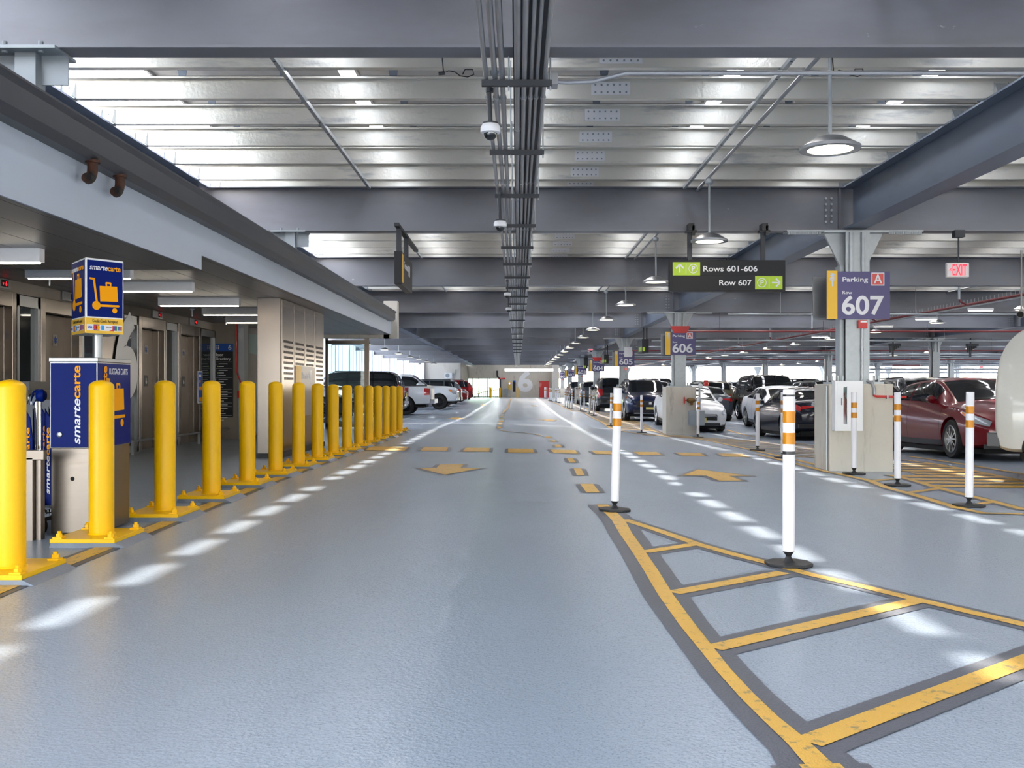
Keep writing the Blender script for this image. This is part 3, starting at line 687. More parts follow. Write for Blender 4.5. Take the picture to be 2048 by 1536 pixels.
for xx in (-5.9, -5.3): MB().box(xx-.02, xx+.02, 22.62, 22.66, -.02, 1.0).build('post', 'box_grey', t, smooth=0)
# big stainless cabinet with perforated doors
cx0, cx1, cy0, cy1 = -4.0, -3.63, 15.3, 18.7
t = thing('steel_service_cabinet', 'tall stainless steel cabinet with vented doors reaching the lobby soffit', 'cabinet', (-3.8, 17, 0))
MB().box(cx0, cx1-.02, cy0, cy1, -.02, ZS).build('body', 'steel', t, bevel=.006, smooth=0)
MB().box(cx0-.012, cx1+.012, cy0-.012, cy1+.012, -.02, .09).build('plinth', 'black', t, smooth=0)
for k in range(4):
    ya = cy0+.06+k*.825; yb = ya+.80
    p = MB().box(cx1-.02, cx1, ya, yb, .10, ZS-.02).build('door', 'steel', t, bevel=.004, smooth=0)
    v = MB()
    for r in range(8):
        for c in range(9):
            yy = ya+.10+c*.072+(.03 if r % 2 else 0); zz = 1.62+.0-r*.083+.18
            v.box(cx1, cx1+.002, yy, yy+.042, zz, zz+.04)
    v.build('vent_grille', 'dark_in', p, smooth=0)
s = MB().box(cx1+.001, cx1+.012, cy0+.93, cy0+2.5, .62, 1.46, 0).box(cx1+.012, cx1+.014, cy0+.93, cy0+1.35, .62, 1.46, 1)
s.text('Terminal', (cx1+.013, cy0+1.42, 1.25), Y_, Z_, .11, w=.55, mi=2, bold=.01).box(cx1+.013, cx1+.015, cy0+2.05, cy0+2.2, 1.17, 1.40, 2)
s.build('wayfinding_panel', ['soffit', 'sign_yel', 'letter'], t, smooth=0)
# glazed end screen behind the bollards
ye = 26.18
mb = MB().box(-5.05, -4.98, ye-.04, ye+.04, .0, 2.39).box(-4.02, -3.90, ye-.05, ye+.05, 0, 2.39).box(-5.05, -3.9, ye-.04, ye+.04, 2.24, 2.34).box(-5.05, -3.9, ye-.04, ye+.04, .06, .16)
we = struct(mb.build('window_7', 'steel_dull', smooth=0))
MB().box(-4.98, -4.02, ye-.006, ye+.006, .16, 2.24).build('pane', 'glass', we, smooth=0)
# ================================================================ COLUMNS AND ROW SIGNS
def column(x, y, row=None, red=False, label='', grp=None, detail=True):
    z0 = zf(x, y)-.03; zp = 1.15 if row == 607 else 1.12
    zp = max(zp, 1.05) if y < 90 else 1.0
    t = thing('steel_column', label, 'column', (x, y, z0), grp)
    MB().box(x-.45, x+.45, y-.36, y+.36, z0, zp).build('pedestal', 'concrete', t, bevel=.012, smooth=0)
    MB().box(x-.34, x+.34, y-.30, y+.30, zp, zp+.03).build('base_plate', 'galv', t, smooth=0)
    if detail:
        b = MB()
        for sx in (-.29, -.22, .22, .29):
            for sy in (-.24, .24): b.cyl((x+sx, y+sy, zp+.03), (x+sx, y+sy, zp+.12), .018, 8)
        b.build('anchor_bolt', 'galv', t, smooth=0)
    zt = ZB-.02
    s = MB().box(x-.16, x+.18, y-.18, y-.155, zp+.03, zt).box(x-.16, x+.18, y+.155, y+.18, zp+.03, zt).box(x-.01, x+.01, y-.155, y+.155, zp+.03, zt)
    s.box(x-.22, x-.16, y-.10, y+.10, zp+.03, 2.85)
    s.build('shaft', 'galv', t, smooth=0)
    h = MB()
    for yy in (y-.02, y+.01):
        for sg in (-1, 1): h.prism([(0, 0), (.12, 0), (.42, .62), (0, .62)] if sg > 0 else [(0, 0), (0, .62), (-.42, .62), (-.12, 0)], (x, yy-.01, zt-.64), X_, Z_, (0, .02, 0))
    for sx in (-.085, .085): h.cyl((x+sx, y-.19, zt-.62), (x+sx, y-.19, zt-.02), .035, 8)
    h.box(x-.46, x+.46, y-.16, y+.16, zt-.02, zt)
    h.build('haunch', 'galv', t, smooth=0)
    if red: MB().prism([(-.19, 0), (.19, 0), (.30, .21), (-.30, .21)], (x, y-.232, zt-.62), X_, Z_, (0, -.012, 0)).build('red_band', 'red', t, smooth=0)
    p = MB().box(x-.98, x+.98, y-.11, y+.11, ZB-.02, ZB)
    for i in range(15 if detail else 0):
        for sx in (-1, 1):
            xx = x+sx*(.50+i*.032)
            p.cyl((xx, y-.085, ZB-.02), (xx, y-.085, ZB-.06), .017, 6)
    p.build('splice_plate', 'galv', t, smooth=0)
    return t
def row_sign(x, y, num, flag=False):
    x0, x1, z0, z1 = x-.44, x+.45, 2.075, 2.75
    t = thing('row_sign', 'purple and gold parking sign for row %d on its steel column' % num, 'sign', ((x0+x1)/2, y-.2, z0), 'row signs')
    yf = y-.235
    MB().box(x0, x1, yf, yf+.02, z0, z1).build('panel', 'sign_blue', t, smooth=0)
    MB().box(x0-.005, x0+.14, yf-.006, yf+.02, z0, z1+.012).build('gold_strip', 'sign_yel', t, smooth=0)
    MB().box(x0-.08, x0+.60, y+.19, y+.21, z0+.01, z1-.03).build('rear_panel', 'alu', t, smooth=0)
    L = MB()
    L.text('Parking', (x0+.215, yf, z0+.53), X_, Z_, .065, w=.36, bold=.012)
    L.text('Row', (x0+.215, yf, z0+.355), X_, Z_, .045, w=.135, bold=.01)
    L.text(str(num), (x0+.205, yf, z0+.07), X_, Z_, .25, w=.60, bold=.022)
    L.box(x0+.625, x0+.81, yf-.002, yf, z0+.475, z0+.66); L.build('lettering', 'letter', t, smooth=0)
    A = MB().box(x0+.640, x0+.795, yf-.004, yf-.002, z0+.49, z0+.645, 0); A.text('A', (x0+.7175, yf-.003, z0+.507), X_, Z_, .125, w=.12, align='c', mi=1, bold=.015)
    A.build('zone_square', ['sign_red', 'letter'], t, smooth=0)
    E = MB(); e = Vector((x0+.068, yf-.007, 0))
    def pt(l, mi): E.prism([(a*.001, b*.001) for a, b in l], (e.x, e.y, z1-.24), X_, Z_, (0, -.002, 0), mi)
    pt([(-9, 30), (9, 30), (11, 110), (-11, 110)], 0); pt([(-40, 112), (40, 112), (38, 130), (-38, 130)], 0); pt([(-38, 134), (36, 140), (38, 150), (-36, 146)], 0); pt([(-30, 152), (34, 158), (22, 172), (-20, 168)], 0)
    pt([(-34, 178), (-10, 168), (22, 186), (34, 176), (30, 204), (8, 214), (-30, 222), (-22, 204)], 0)
    E.build('torch_emblem', ['fascia'], t, smooth=0)
    return t
CXC = 4.85
NUMS = [607, 606, 605, 604, 603, 602, 601]
CY_ = [14.40+15.48*k for k in range(7)]
cols = []
for k, (n, y) in enumerate(zip(NUMS, CY_)):
    c = column(CXC, y, n, n in (606, 604), 'steel column on a concrete pedestal under the row %d sign' % n + (' with a red painted haunch' if n in (606, 604) else ''), 'row columns', k < 4); cols.append(c)
    row_sign(CXC, y, n)
    if n in (607, 605, 603, 601):
        z = 1.95 if n == 607 else 1.9
        o = thing('fire_pull_box', 'red fire pull station on the steel column below the row %d sign' % n, 'alarm', (CXC+.06, y-.2, z), 'fire pull stations')
        MB().box(CXC+.0, CXC+.13, y-.24, y-.18, z-.01, z+.11).build('body', 'red', o, bevel=.006, smooth=0)
        MB().box(CXC+.03, CXC+.12, y-.243, y-.238, z+.075, z+.10).build('label_plate', 'white', o, smooth=0)
        if n in (607, 605): MB().tube([(CXC+.065, y-.205, z), (CXC+.065, y-.205, 1.35), (CXC+.065, y-.205, 1.2)], .016, 8).lathe([(.026, 0), (.026, .04)], (CXC+.065, y-.205, 1.62), 8).build('conduit', 'conduit', o)
for i, gx in enumerate((GX[2], GX[3], GX[4])):
    for k in range(-1 if i else 1, 7):
        y = 14.4+15.48*k
        if (gx*F/y+CX) > 2250: continue
        column(gx, y, None, False, 'bare steel column %s in from the row signs, level with row %s' % (('one bay', 'two bays', 'three bays')[i], NUMS[k] if 0 <= k < 7 else 'ends'), 'inner columns', False)
# perimeter columns along the far edge
for i, x in enumerate((11.9, 19.0, 26.1, 33.2, 40.3, 47.4, 54.5)):
    z0 = zf(x, YE)-.3
    t = thing('perimeter_post', 'slender steel post on the far parapet, %s from the left against the bright sky' % ORD[i], 'column', (x, YE-.1, z0), 'perimeter posts')
    MB().box(x-.12, x+.12, YE-.3, YE-.06, z0, ZB).build('shaft', 'galv', t, smooth=0)
    MB().prism([(-.15, 0), (.15, 0), (.5, .8), (-.5, .8)], (x, YE-.31, ZB-.8), X_, Z_, (0, -.03, 0)).build('haunch', 'galv', t, smooth=0)
# white paper over the row 605 sign
y = CY_[2]; o = MB().box(4.83, 5.19, y-.262, y-.256, 2.48, 2.93).build('paper_flag', 'flag', loc=(5.0, y-.26, 2.48), smooth=0); tag(o, 'blank white sheet hanging over the top of the row 605 sign', 'sheet')
# fire extinguisher cabinet, pipes and valve on the pedestals
y = CY_[0]-.36; x0, z0 = (1664-CX)/F*y, H-(861-CY)/F*y; x1, z1 = (1719-CX)/F*y, H-(762-CY)/F*y
t = thing('extinguisher_cabinet', 'white fire extinguisher cabinet on the row 607 concrete pedestal', 'cabinet', ((x0+x1)/2, y, z0))
MB().box(x0, x1, y-.14, y, z0, z0+.03).box(x0, x1, y-.14, y, z1-.03, z1).box(x0, x0+.03, y-.14, y, z0+.03, z1-.03).box(x1-.03, x1, y-.14, y, z0+.03, z1-.03).box(x0+.03, x1-.03, y-.012, y, z0+.03, z1-.03).build('body', 'white', t, smooth=0)
d = MB().box(x0+.03, x0+.115, y-.146, y-.132, z0+.03, z1-.03).box(x0+.165, x1-.03, y-.146, y-.132, z0+.03, z1-.03).box(x0+.115, x0+.165, y-.146, y-.132, z0+.03, z0+.09).box(x0+.115, x0+.165, y-.146, y-.132, z1-.08, z1-.03).build('door', 'white', t, smooth=0)
MB().box(x0+.115, x0+.165, y-.137, y-.134, z0+.09, z1-.08).build('window_slot', 'glass', d, smooth=0)
MB().box(x0+.085, x0+.092, y-.165, y-.147, z0+.36, z0+.46).build('handle', 'black', d, smooth=0)
o = MB().lathe([(.0, 0), (.05, .005), (.05, .40), (.02, .45), (.02, .50)], (x0+.14, y-.07, z0+.032), 14, mi=0).build('fire_extinguisher', 'red', loc=(x0+.14, y-.07, z0+.032)); tag(o, 'red fire extinguisher showing in the slot of the white cabinet', 'extinguisher')
y = CY_[0]-.30
o = MB().tube([(CXC+.09, y-.02, 1.2), (CXC+.15, y-.06, 1.17), (CXC+.17, y-.09, 1.08), (CXC+.17, y-.09, 1.0)], .022, 8, mi=1).tube([(CXC+.17, y-.09, 1.02), (CXC+.17, y-.09, .985), (CXC+.20, y-.09, .975), (CXC+.62, y-.09, .965)], .018, 8, mi=0).box(CXC+.34, CXC+.36, y-.12, y-.06, .94, .99, 1).build('sprinkler_pipe', ['red', 'conduit'], loc=(CXC+.3, y, .96)); tag(o, 'bright red pipe across the top of the row 607 pedestal', 'pipe')
o = MB().tube([(CXC-.472, CY_[0]-.30, -.1), (CXC-.472, CY_[0]-.30, 1.0), (CXC-.472, CY_[0]-.3, 1.12)], .016, 8).build('conduit_riser', 'galv', loc=(CXC-.47, CY_[0]-.3, -.1)); tag(o, 'thin grey conduit up the left edge of the row 607 pedestal', 'conduit')
y = CY_[1]-.36
t = thing('hose_valve', 'brass hose valve with a red handwheel on the row 606 pedestal', 'valve', (5.2, y-.1, .75))
MB().tube([(5.38, y-.1, .43), (5.38, y-.1, 1.0), (5.38, y-.1, 1.28)], .035, 10).tube([(5.38, y-.1, .72), (5.1, y-.1, .72)], .03, 10).build('riser_pipe', 'galv', t)
MB().lathe([(.03, -.12), (.07, -.09), (.075, 0), (.06, .08), (.03, .12)], (5.13, y-.1, .72), 14, 'x').lathe([(.05, 0), (.04, -.11)], (5.15, y-.1, .69), 12).build('valve_body', 'brass', t)
MB().lathe([(.10, -.01), (.115, 0), (.10, .01)], (4.93, y-.1, .72), 16, 'x').cyl((4.93, y-.1, .72), (5.05, y-.1, .72), .012, 8).build('handwheel', 'red', t)
MB().lathe([(.045, -.02), (.07, 0), (.05, .02)], (5.40, y-.16, 1.15), 14, 'y').build('gauge', 'white', t)
o = MB().box(5.05, 5.5, y-.30, y-.01, -.02, .42).build('junction_cabinet', 'box_grey', loc=(5.3, y-.15, -.02), bevel=.01, smooth=0); tag(o, 'grey metal box mounted low on the row 606 pedestal', 'cabinet')
o = MB().lathe([(.0, -.06), (.07, -.05), (.085, 0), (.07, .05), (0, .06)], (5.56, y-.15, 1.20), 12).box(5.50, 5.62, y-.18, y-.12, 1.20, 1.32).build('alarm_bell', 'red', loc=(5.5, y-.15, 1.1)); tag(o, 'small red valve handle on top of the row 606 pedestal', 'valve')

# ================================================================ HANGING SIGNS
yS = 14.15; sp = lambda px, py: ((px-CX)/F*yS, H-(py-CY)/F*yS)
x0, z1 = sp(1339, 520); x1, z0 = sp(1571, 583)
t = thing('hanging_sign', 'charcoal overhead sign pointing to rows 601-606 and row 607', 'sign', ((x0+x1)/2, yS+.06, z0))
MB().box(x0, x1, yS, yS+.12, z0, z1).build('case', 'sign_black', t, bevel=.004, smooth=0)
zm = (z0+z1)/2; x2, _ = sp(1400, 0); x3, _ = sp(1510, 0)
MB().box(x0+.04, x1-.04, yS-.004, yS, zm+.003, z1-.03, 0).box(x0+.04, x1-.04, yS-.004, yS, z0+.03, zm-.003, 0).build('face_panel', 'sign_black', t, smooth=0)
MB().box(x0+.045, x2, yS-.008, yS-.004, zm+.005, z1-.032).build('green_square', 'green', t, smooth=0); MB().box(x3, x1-.045, yS-.008, yS-.004, z0+.032, zm-.005).build('green_square', 'green', t, smooth=0)
L = MB(); yl = yS-.0085
def arrow2(cx, cz, ux, uz, L=L):
    u = Vector((ux, 0, uz)); w = Vector((-uz, 0, ux)); c = Vector((cx, yl, cz)); n = Vector((0, -.002, 0))
    L.obox(c-u*.055-w*.010, u*.105, w*.020, n)
    for s in (-1, 1):
        dr = (u*-1+w*s).normalized(); pr = (u*s+w).normalized(); L.obox(c+u*.062-pr*.011, dr*.08, pr*.022, n)
def ringP(cx, cz):
    n = 28
    o = [(cx+.066*math.cos(i*2*math.pi/n), yl-.002, cz+.066*math.sin(i*2*math.pi/n)) for i in range(n)]; q = [(cx+.057*math.cos(i*2*math.pi/n), yl-.002, cz+.057*math.sin(i*2*math.pi/n)) for i in range(n)]
    L.add(o+q, [(i, (i+1) % n, n+(i+1) % n, n+i) for i in range(n)]); L.text('P', (cx+.004, yl, cz-.034), X_, Z_, .068, align='c', bold=.02)
zt, zb = (zm+z1)/2-.013, (zm+z0)/2+.013
arrow2(x0+.145, zt, 0, 1); L.box(x0+.232, x0+.237, yl-.002, yl, zt-.07, zt+.07); ringP(x0+.335, zt)
L.text('Rows 601-606', (x2+.045, yl+.004, zt-.037), X_, Z_, .075, w=.77, bold=.012)
L.text('Row 607', (x3-.05, yl+.004, zb-.037), X_, Z_, .075, w=.46, align='r', bold=.012)
ringP(x3+.095, zb); L.box(x3+.196, x3+.201, yl-.002, yl, zb-.07, zb+.07); arrow2(x3+.292, zb, 1, 0)
L.build('lettering', 'letter', t, smooth=0)
for px in (1381, 1528):
    x = sp(px, 0)[0]; MB().box(x-.03, x+.03, yS+.04, yS+.10, z1, ZB-.02).build('hanger_post', 'strut', t, smooth=0)
    MB().box(x-.06, x+.09, yS+.0, yS+.14, ZB-.05, ZB-.02).box(x-.03, x+.05, yS-.03, yS+.16, ZB-.03, ZB+.07).box(x+.02, x+.06, yS-.03, yS+.02, ZB-.10, ZB+.04).build('beam_clamp', 'black', t, smooth=0)
# side-on sign over the lane
y0, y1, xs = 13.5, 14.85, -1.57
z0, z1 = H+(CY-568)/F*y0, H+(CY-502)/F*y0
t = thing('hanging_sign', 'dark overhead sign seen edge-on above the left lane, gold strip at its end', 'sign', (xs-.05, 14.1, z0))
MB().box(xs-.10, xs, y0, y1, z0, z1).build('case', 'sign_black', t, bevel=.004, smooth=0)
MB().box(xs, xs+.005, y0+.03, y0+.17, z0+.03, z1-.03).build('gold_strip', 'sign_yel', t, smooth=0)
MB().text('Terminal', (xs+.002, y0+.24, z1-.20), Y_, Z_, .09, w=.52, bold=.01).box(xs+.002, xs+.005, y0+.82, y0+.98, z1-.25, z1-.10).build('lettering', 'letter', t, smooth=0)
for yy in (y0+.12, y1-.35): MB().box(xs-.085, xs-.02, yy-.03, yy+.03, z1, 3.27).build('hanger_post', 'strut', t, smooth=0)
MB().box(xs-.085, xs-.02, y0-.15, y1+1.1, 3.27, 3.31).build('hanger_rail', 'strut', t, smooth=0)
# lane signs seen edge-on on the next columns
for i, (px, py0, py1, y) in enumerate(((1291, 678, 705, 37.55), (1213, 709, 727, 53.05), (1172.5, 715, 737, 68.5))):
    x = (px-CX)/F*y; z0, z1 = H+(CY-py1)/F*y, H+(CY-py0)/F*y
    t = thing('hanging_sign', 'black and lime overhead sign seen nearly edge-on between the row %d and row %d signs' % (606-i, 605-i), 'sign', (x, y, z0), 'edge-on lane signs')
    MB().box(x-.13, x+.12, y, y+1.4, z0, z1).build('case', 'sign_black', t, smooth=0)
    MB().box(x-.135, x-.131, y+.1, y+1.0, z0+.06, z0+.22).box(x-.11, x-.02, y-.006, y, z0+.05, z0+.2).build('green_square', 'green', t, smooth=0)
    for xx in (-.06, .06): MB().box(x+xx-.03, x+xx+.03, y+.1, y+.16, z1, ZB+.002).build('hanger_post', 'strut', t, smooth=0)
def exit_sign(px, py, y, lab, zt):
    x = (px-CX)/F*y; z = H+(CY-py)/F*y
    t = thing('exit_sign', lab, 'sign', (x, y, z-.11))
    zt = ZB
    MB().box(x-.165, x+.165, y, y+.06, z-.105, z+.105).build('case', 'exit_face', t, bevel=.015, smooth=0)
    L = MB().text('EXIT', (x+.025, y, z-.075), X_, Z_, .155, w=.21, align='c', bold=.012); L.text('<', (x-.125, y, z-.02), X_, Z_, .05, w=.03, bold=.02)
    L.build('lettering', 'exit_red', t, smooth=0)
    MB().tube([(x+.02, y+.03, z+.1), (x+.02, y+.03, zt-.02)], .012, 8).box(x-.05, x+.09, y-.03, y+.09, zt-.10, zt+.002).build('stem', 'strut', t)
exit_sign(1916, 540, 14.31, 'red EXIT sign with left arrow, hung right of the row 607 sign', ZB)
exit_sign(1181, 701, 60.82, 'small distant red EXIT sign hung above the row 604 sign', ZB)
exit_sign(1963, 734, 84.04, 'tiny far EXIT sign among the pipes at the right', ZB)

# ================================================================ PENDANT LAMPS
lp = thing('pendant_lamp', '', 'lamp', (0, 0, 0), 'pendant lamps')
MB().lathe([(.245, 0), (.245, .018), (.235, .026), (.12, .095), (.06, .112), (.0, .114)], n=32).build('shade', 'alu', lp, smooth=50)
MB().lathe([(.0, -.002), (.185, -.002)], n=32, close=False).build('lens', 'lamp_on', lp, smooth=0)
MB().lathe([(.247, -.006), (.247, .02), (.243, .02), (.243, -.004), (.19, .0), (.186, -.005)], n=32, close=False).build('bezel', 'conduit', lp, smooth=50)
MB().cyl((0, 0, .11), (0, 0, .80), .016, 8).lathe([(.03, .77), (.055, .79), (.055, .83), (.02, .853)], n=12).build('stem', 'galv', lp)
first = True
def lamp(x, y, z, lab, grp='pendant lamps'):
    global first
    o = lp if first else copy_tree(lp); first = False
    o.location = (x, y, z); tag(o, lab, 'lamp', grp)
for k in range(17):
    lamp(2.60, 8.28+5.22*k, 3.08, 'round pendant lamp over the right lane, %s from the camera in that line' % ORD[k], 'pendant lamps over the lane')
for j, (x, nm, ks) in enumerate(((12.9, 'inner aisle line', range(1, 14)), (23.4, 'far right line', range(6, 14)))):
    for i, k in enumerate(ks): lamp(x, 25.4+5.22*(k-1), 3.08, 'pendant lamp in the %s right of the row signs, %s from the camera' % (nm, ORD[i]), 'pendant lamps among the cars')
for k in range(8): lamp(-7.0, 40.2+6.15*k, 3.08, 'round pendant lamp above the left-hand trucks, %s from the camera' % ORD[k], 'pendant lamps over the left stalls')

# ================================================================ CONDUIT RACK, CAMERAS, PIPES
ZR = 3.22
def conduit(x, z, r, label, y0=-6, y1=100, m='conduit', rise=None):
    mb = MB().tube([(x, y0, z), (x, 2.0, z), (x, y1, z)], r, 8)
    yy = 4.2 if r < .02 else 5.1
    while yy < min(y1, 60):
        mb.cyl((x, yy, z), (x, yy+.05, z), r+.006, 8); yy += 3.05
    o = mb.build('conduit', m); tag(o, label, 'conduit', 'overhead conduits'); return o
for i, (x, r) in enumerate(((-.215, .017), (-.155, .019), (-.105, .019), (0, .021), (.046, .019), (.095, .013), (.135, .012), (.187, .015))):
    conduit(x, ZR, r, 'grey steel conduit along the overhead rack, %s from the left' % ORD[i])
o = MB().box(-.03, .205, -6, 100, ZR+.075, ZR+.16).build('cable_tray', 'strut', smooth=0); tag(o, 'dark cable tray running above the right-hand conduits of the rack', 'tray')
y = 4.8; k = 0
while y < 62:
    t = thing('trapeze_hanger', 'cross bar carrying the overhead conduits, %s from the camera' % ORD[k], 'hanger', (0, y, ZR-.03), 'conduit rack hangers')
    MB().box(-.245, .235, y-.02, y+.02, ZR-.062, ZR-.022).build('cross_bar', 'strut', t, smooth=0)
    for x in (-.06, .225): MB().cyl((x, y, ZR-.09), (x, y, 3.99), .006, 6).build('rod', 'galv', t)
    y += 2.0 if y < 25 else 4.0; k += 1
# conduit across the lane under the near beam, with elbow box
o = MB().tube([(.215, 6.95, ZR+.02), (.34, 6.95, ZR+.01), (.52, 6.93, ZR+.01), (.75, 6.9, ZR+.06), (.95, 6.9, ZR+.06), (9, 6.9, ZR+.06)], .016, 8).box(.207, .28, 6.89, 7.01, ZR-.02, ZR+.06).build('branch_conduit', 'conduit'); tag(o, 'conduit branching right from the rack below the near beam', 'conduit')
for i, px in enumerate((240, 585, 877, 1247, 1597)):
    y = BY[2]-.09; x = (px-CX)/F*y
    o = MB().box(x-.028, x+.028, y-.02, y+.02, ZB-.035, ZB+.02).box(x-.022, x+.022, y-.015, y+.015, ZB-.11, ZB-.03).lathe([(.03, 0), (.03, .03)], (x+.012, y-.02, ZB-.115), 10).build('beam_clamp', 'strut', loc=(x, y, ZB-.1), smooth=0); tag(o, 'small dark steel clamp under the near beam, %s from the left' % ORD[i], 'clamp')
# wires dangling from the panels
for i, (px, py) in enumerate(((910, 144), (1690, 143))):
    y = 7.9; x = (px-CX)/F*y; z = H+(CY-py)/F*y
    pts = [(x-.11, y, ZP+.005), (x-.10, y, z+.1), (x-.09, y, z-.01), (x-.05, y, z+.01), (x, y, z), (x+.04, y, z-.03), (x+.10, y, z-.04), (x+.15, y, z-.02), (x+.14, y, z+.02), (x+.08, y, z+.02), (x+.06, y, z-.02)]
    o = MB().tube(pts, .005, 6).cyl((x-.13, y, z-.012), (x-.08, y, z-.008), .014, 8).build('cable_end', 'black', loc=(x, y, z)); tag(o, 'loose black cable with plug hanging from the solar panels, '+('left of the conduit rack', 'left of the nearest pendant lamp')[i], 'cable')
# dome cameras
for i, (px, py, y, zt, lab) in enumerate(((981, 262, 6.95, 3.18, 'nearest'), (1000.5, 451, 10.65, 3.18, 'second'), (1015, 590, 19.4, 3.18, 'third'), (1017.5, 619, 22.6, 3.18, 'fourth'))):
    x = (px-CX)/F*y; z = H+(CY-py)/F*y
    t = thing('dome_camera', 'white dome security camera hung left of the conduit rack, %s from the viewer' % lab, 'camera', (x, y, z), 'dome cameras')
    MB().lathe([(.058, .045), (.066, .03), (.070, .025), (.070, -.012), (.05, -.018)], (x, y, z), 24).build('housing', 'white', t, smooth=40)
    MB().lathe([(.048, 0)]+[(.048*math.cos(a*math.pi/16), -.052*math.sin(a*math.pi/16)) for a in range(1, 8)]+[(.001, -.052)], (x, y, z-.014), 20).build('dome', 'car_glass', t, smooth=60)
    MB().lathe([(.055, .045), (.055, .058), (.02, .064)], (x, y, z), 20).cyl((x, y, z+.06), (x-.01, y, max(zt, z+.12)), .015, 10).lathe([(.026, 0), (.026, .03)], (x-.005, y, max(zt, z+.1)-.02), 12).build('drop_pipe', 'strut', t)
# sprinkler main and wire cable tray over the inner aisle
o = MB().tube([(11.2, 15, 3.16), (11.2, 106, 3.16)], .035, 8).build('sprinkler_main', 'red_dark'); tag(o, 'long dark red sprinkler main running away over the parked cars', 'pipe')
wt = MB().box(11.3, 11.32, 15, 106, 3.18, 3.20).box(11.7, 11.72, 15, 106, 3.18, 3.20)
y = 15
while y < 70: wt.box(11.3, 11.72, y, y+.012, 3.18, 3.19).box(11.3, 11.308, y, y+.012, 3.18, 3.30).box(11.712, 11.72, y, y+.012, 3.18, 3.30); y += .2
o = wt.build('wire_cable_tray', 'galv', smooth=0); tag(o, 'open wire cable tray beside the dark red sprinkler main', 'tray')
for i in range(6):
    y = 21.5+3.3*i
    t = thing('batten_light', 'white batten tube light beside the sprinkler main, %s from the camera' % ORD[i], 'light', (11.5, y, 3.0), 'batten lights')
    MB().box(11.22, 11.85, y-.03, y+.03, 3.02, 3.08).build('housing', 'white', t, smooth=0); MB().box(11.24, 11.83, y-.02, y+.02, 3.005, 3.02).build('tube', 'tube_on', t, smooth=0)
for i, y in enumerate((24.8, 31.0, 37.2, 43.4, 49.6)):
    o = MB().cyl((11.0, y, 3.99), (11.0, y, 3.3), .03, 8).tube([(11.0, y, 3.32), (11.02, y, 3.24), (11.17, y, 3.17)], .022, 8, mi=1).build('sprinkler_drop', ['galv', 'red_dark'], loc=(11.0, y, 3.3)); tag(o, 'grey drop pipe with red elbow down to the sprinkler main, %s from the camera' % ORD[i], 'pipe', 'sprinkler drops')
cross = [(26.5, 3.05, 'galv', .03), (34.5, 3.04, 'red_dark', .035), (41.5, 3.05, 'galv', .04), (47.0, 3.02, 'conduit', .03), (52.5, 3.04, 'red_dark', .035), (57.5, 3.02, 'galv', .05), (63.0, 3.06, 'galv', .03), (68.5, 3.02, 'red_dark', .035), (73.5, 2.95, 'conduit', .05), (79.0, 2.88, 'galv', .06), (85.0, 3.0, 'red_dark', .04), (90.5, 2.75, 'conduit', .10), (97.0, 2.9, 'galv', .06), (102.0, 2.62, 'conduit', .10)]
for i, (y, z, m, r) in enumerate(cross):
    mb = MB().tube([(5.6 if y < 78 else 32, y, z), (XR-1, y, z)], r, 6)
    x = 7.0 if y < 78 else 33
    while x < XR-2: mb.cyl((x, y, z), (x, y, ZB+DB+.05), .008, 4); x += 3.6
    o = mb.build('overhead_pipe', m); tag(o, '%s pipe crossing below the beams over the cars, %s from the camera' % ('dull red' if m == 'red_dark' else 'grey', ORD[i]), 'pipe', 'overhead cross pipes')
for i, (px, py, y) in enumerate(((1785, 690, 45.35), (1940, 690, 45.35))):
    x = (px-CX)/F*y; z = H+(CY-py)/F*y
    mb = MB().box(x-.15, x+.35, y-.1, y+.1, z-.06, z+.06).box(x, x+.05, y-.02, y+.03, z, ZB+.005)
    for k in range(5): mb.box(x-.12+k*.09, x-.10+k*.09, y-.1, y+.1, z-.34+.05*k, z-.05)
    o = mb.box(x-.02, x+.04, y-.05, y+.05, z-.55, z-.05).build('valve_assembly', 'strut', loc=(x, y, z-1), smooth=0); tag(o, 'dark tangle of valves hung under the beam, %s of the inner column' % ('left', 'right')[i], 'valve')
for i, (x, y0, y1, nm) in enumerate(((2.60, 5, 93, 'line over the right lane'), (12.9, 14, 90, 'line of the inner aisle'), (23.4, 40, 90, 'far right line'), (-7.0, 38, 86, 'line above the left trucks'))):
    o = MB().tube([(x, y0, 3.955), (x, y1, 3.955)], .02, 8).build('lamp_conduit', 'conduit'); tag(o, 'grey conduit that the pendant lamps hang from, '+nm, 'conduit')
# camera at right edge
y = 16.5; x = (2036-CX)/F*y; z = H+(CY-625)/F*y
t = thing('bullet_camera', 'beige bullet camera under the girder at the right edge', 'camera', (x, y, z))
MB().cyl((x+.12, y+.1, z+.02), (x-.02, y-.12, z-.04), .06, 14).build('housing', 'soffit', t); MB().cyl((x-.018, y-.115, z-.038), (x-.026, y-.13, z-.042), .05, 14).build('lens', 'car_glass', t); MB().cyl((x+.08, y+.05, z+.03), (x+.08, y+.05, ZB+.02), .015, 8).build('bracket', 'soffit', t)

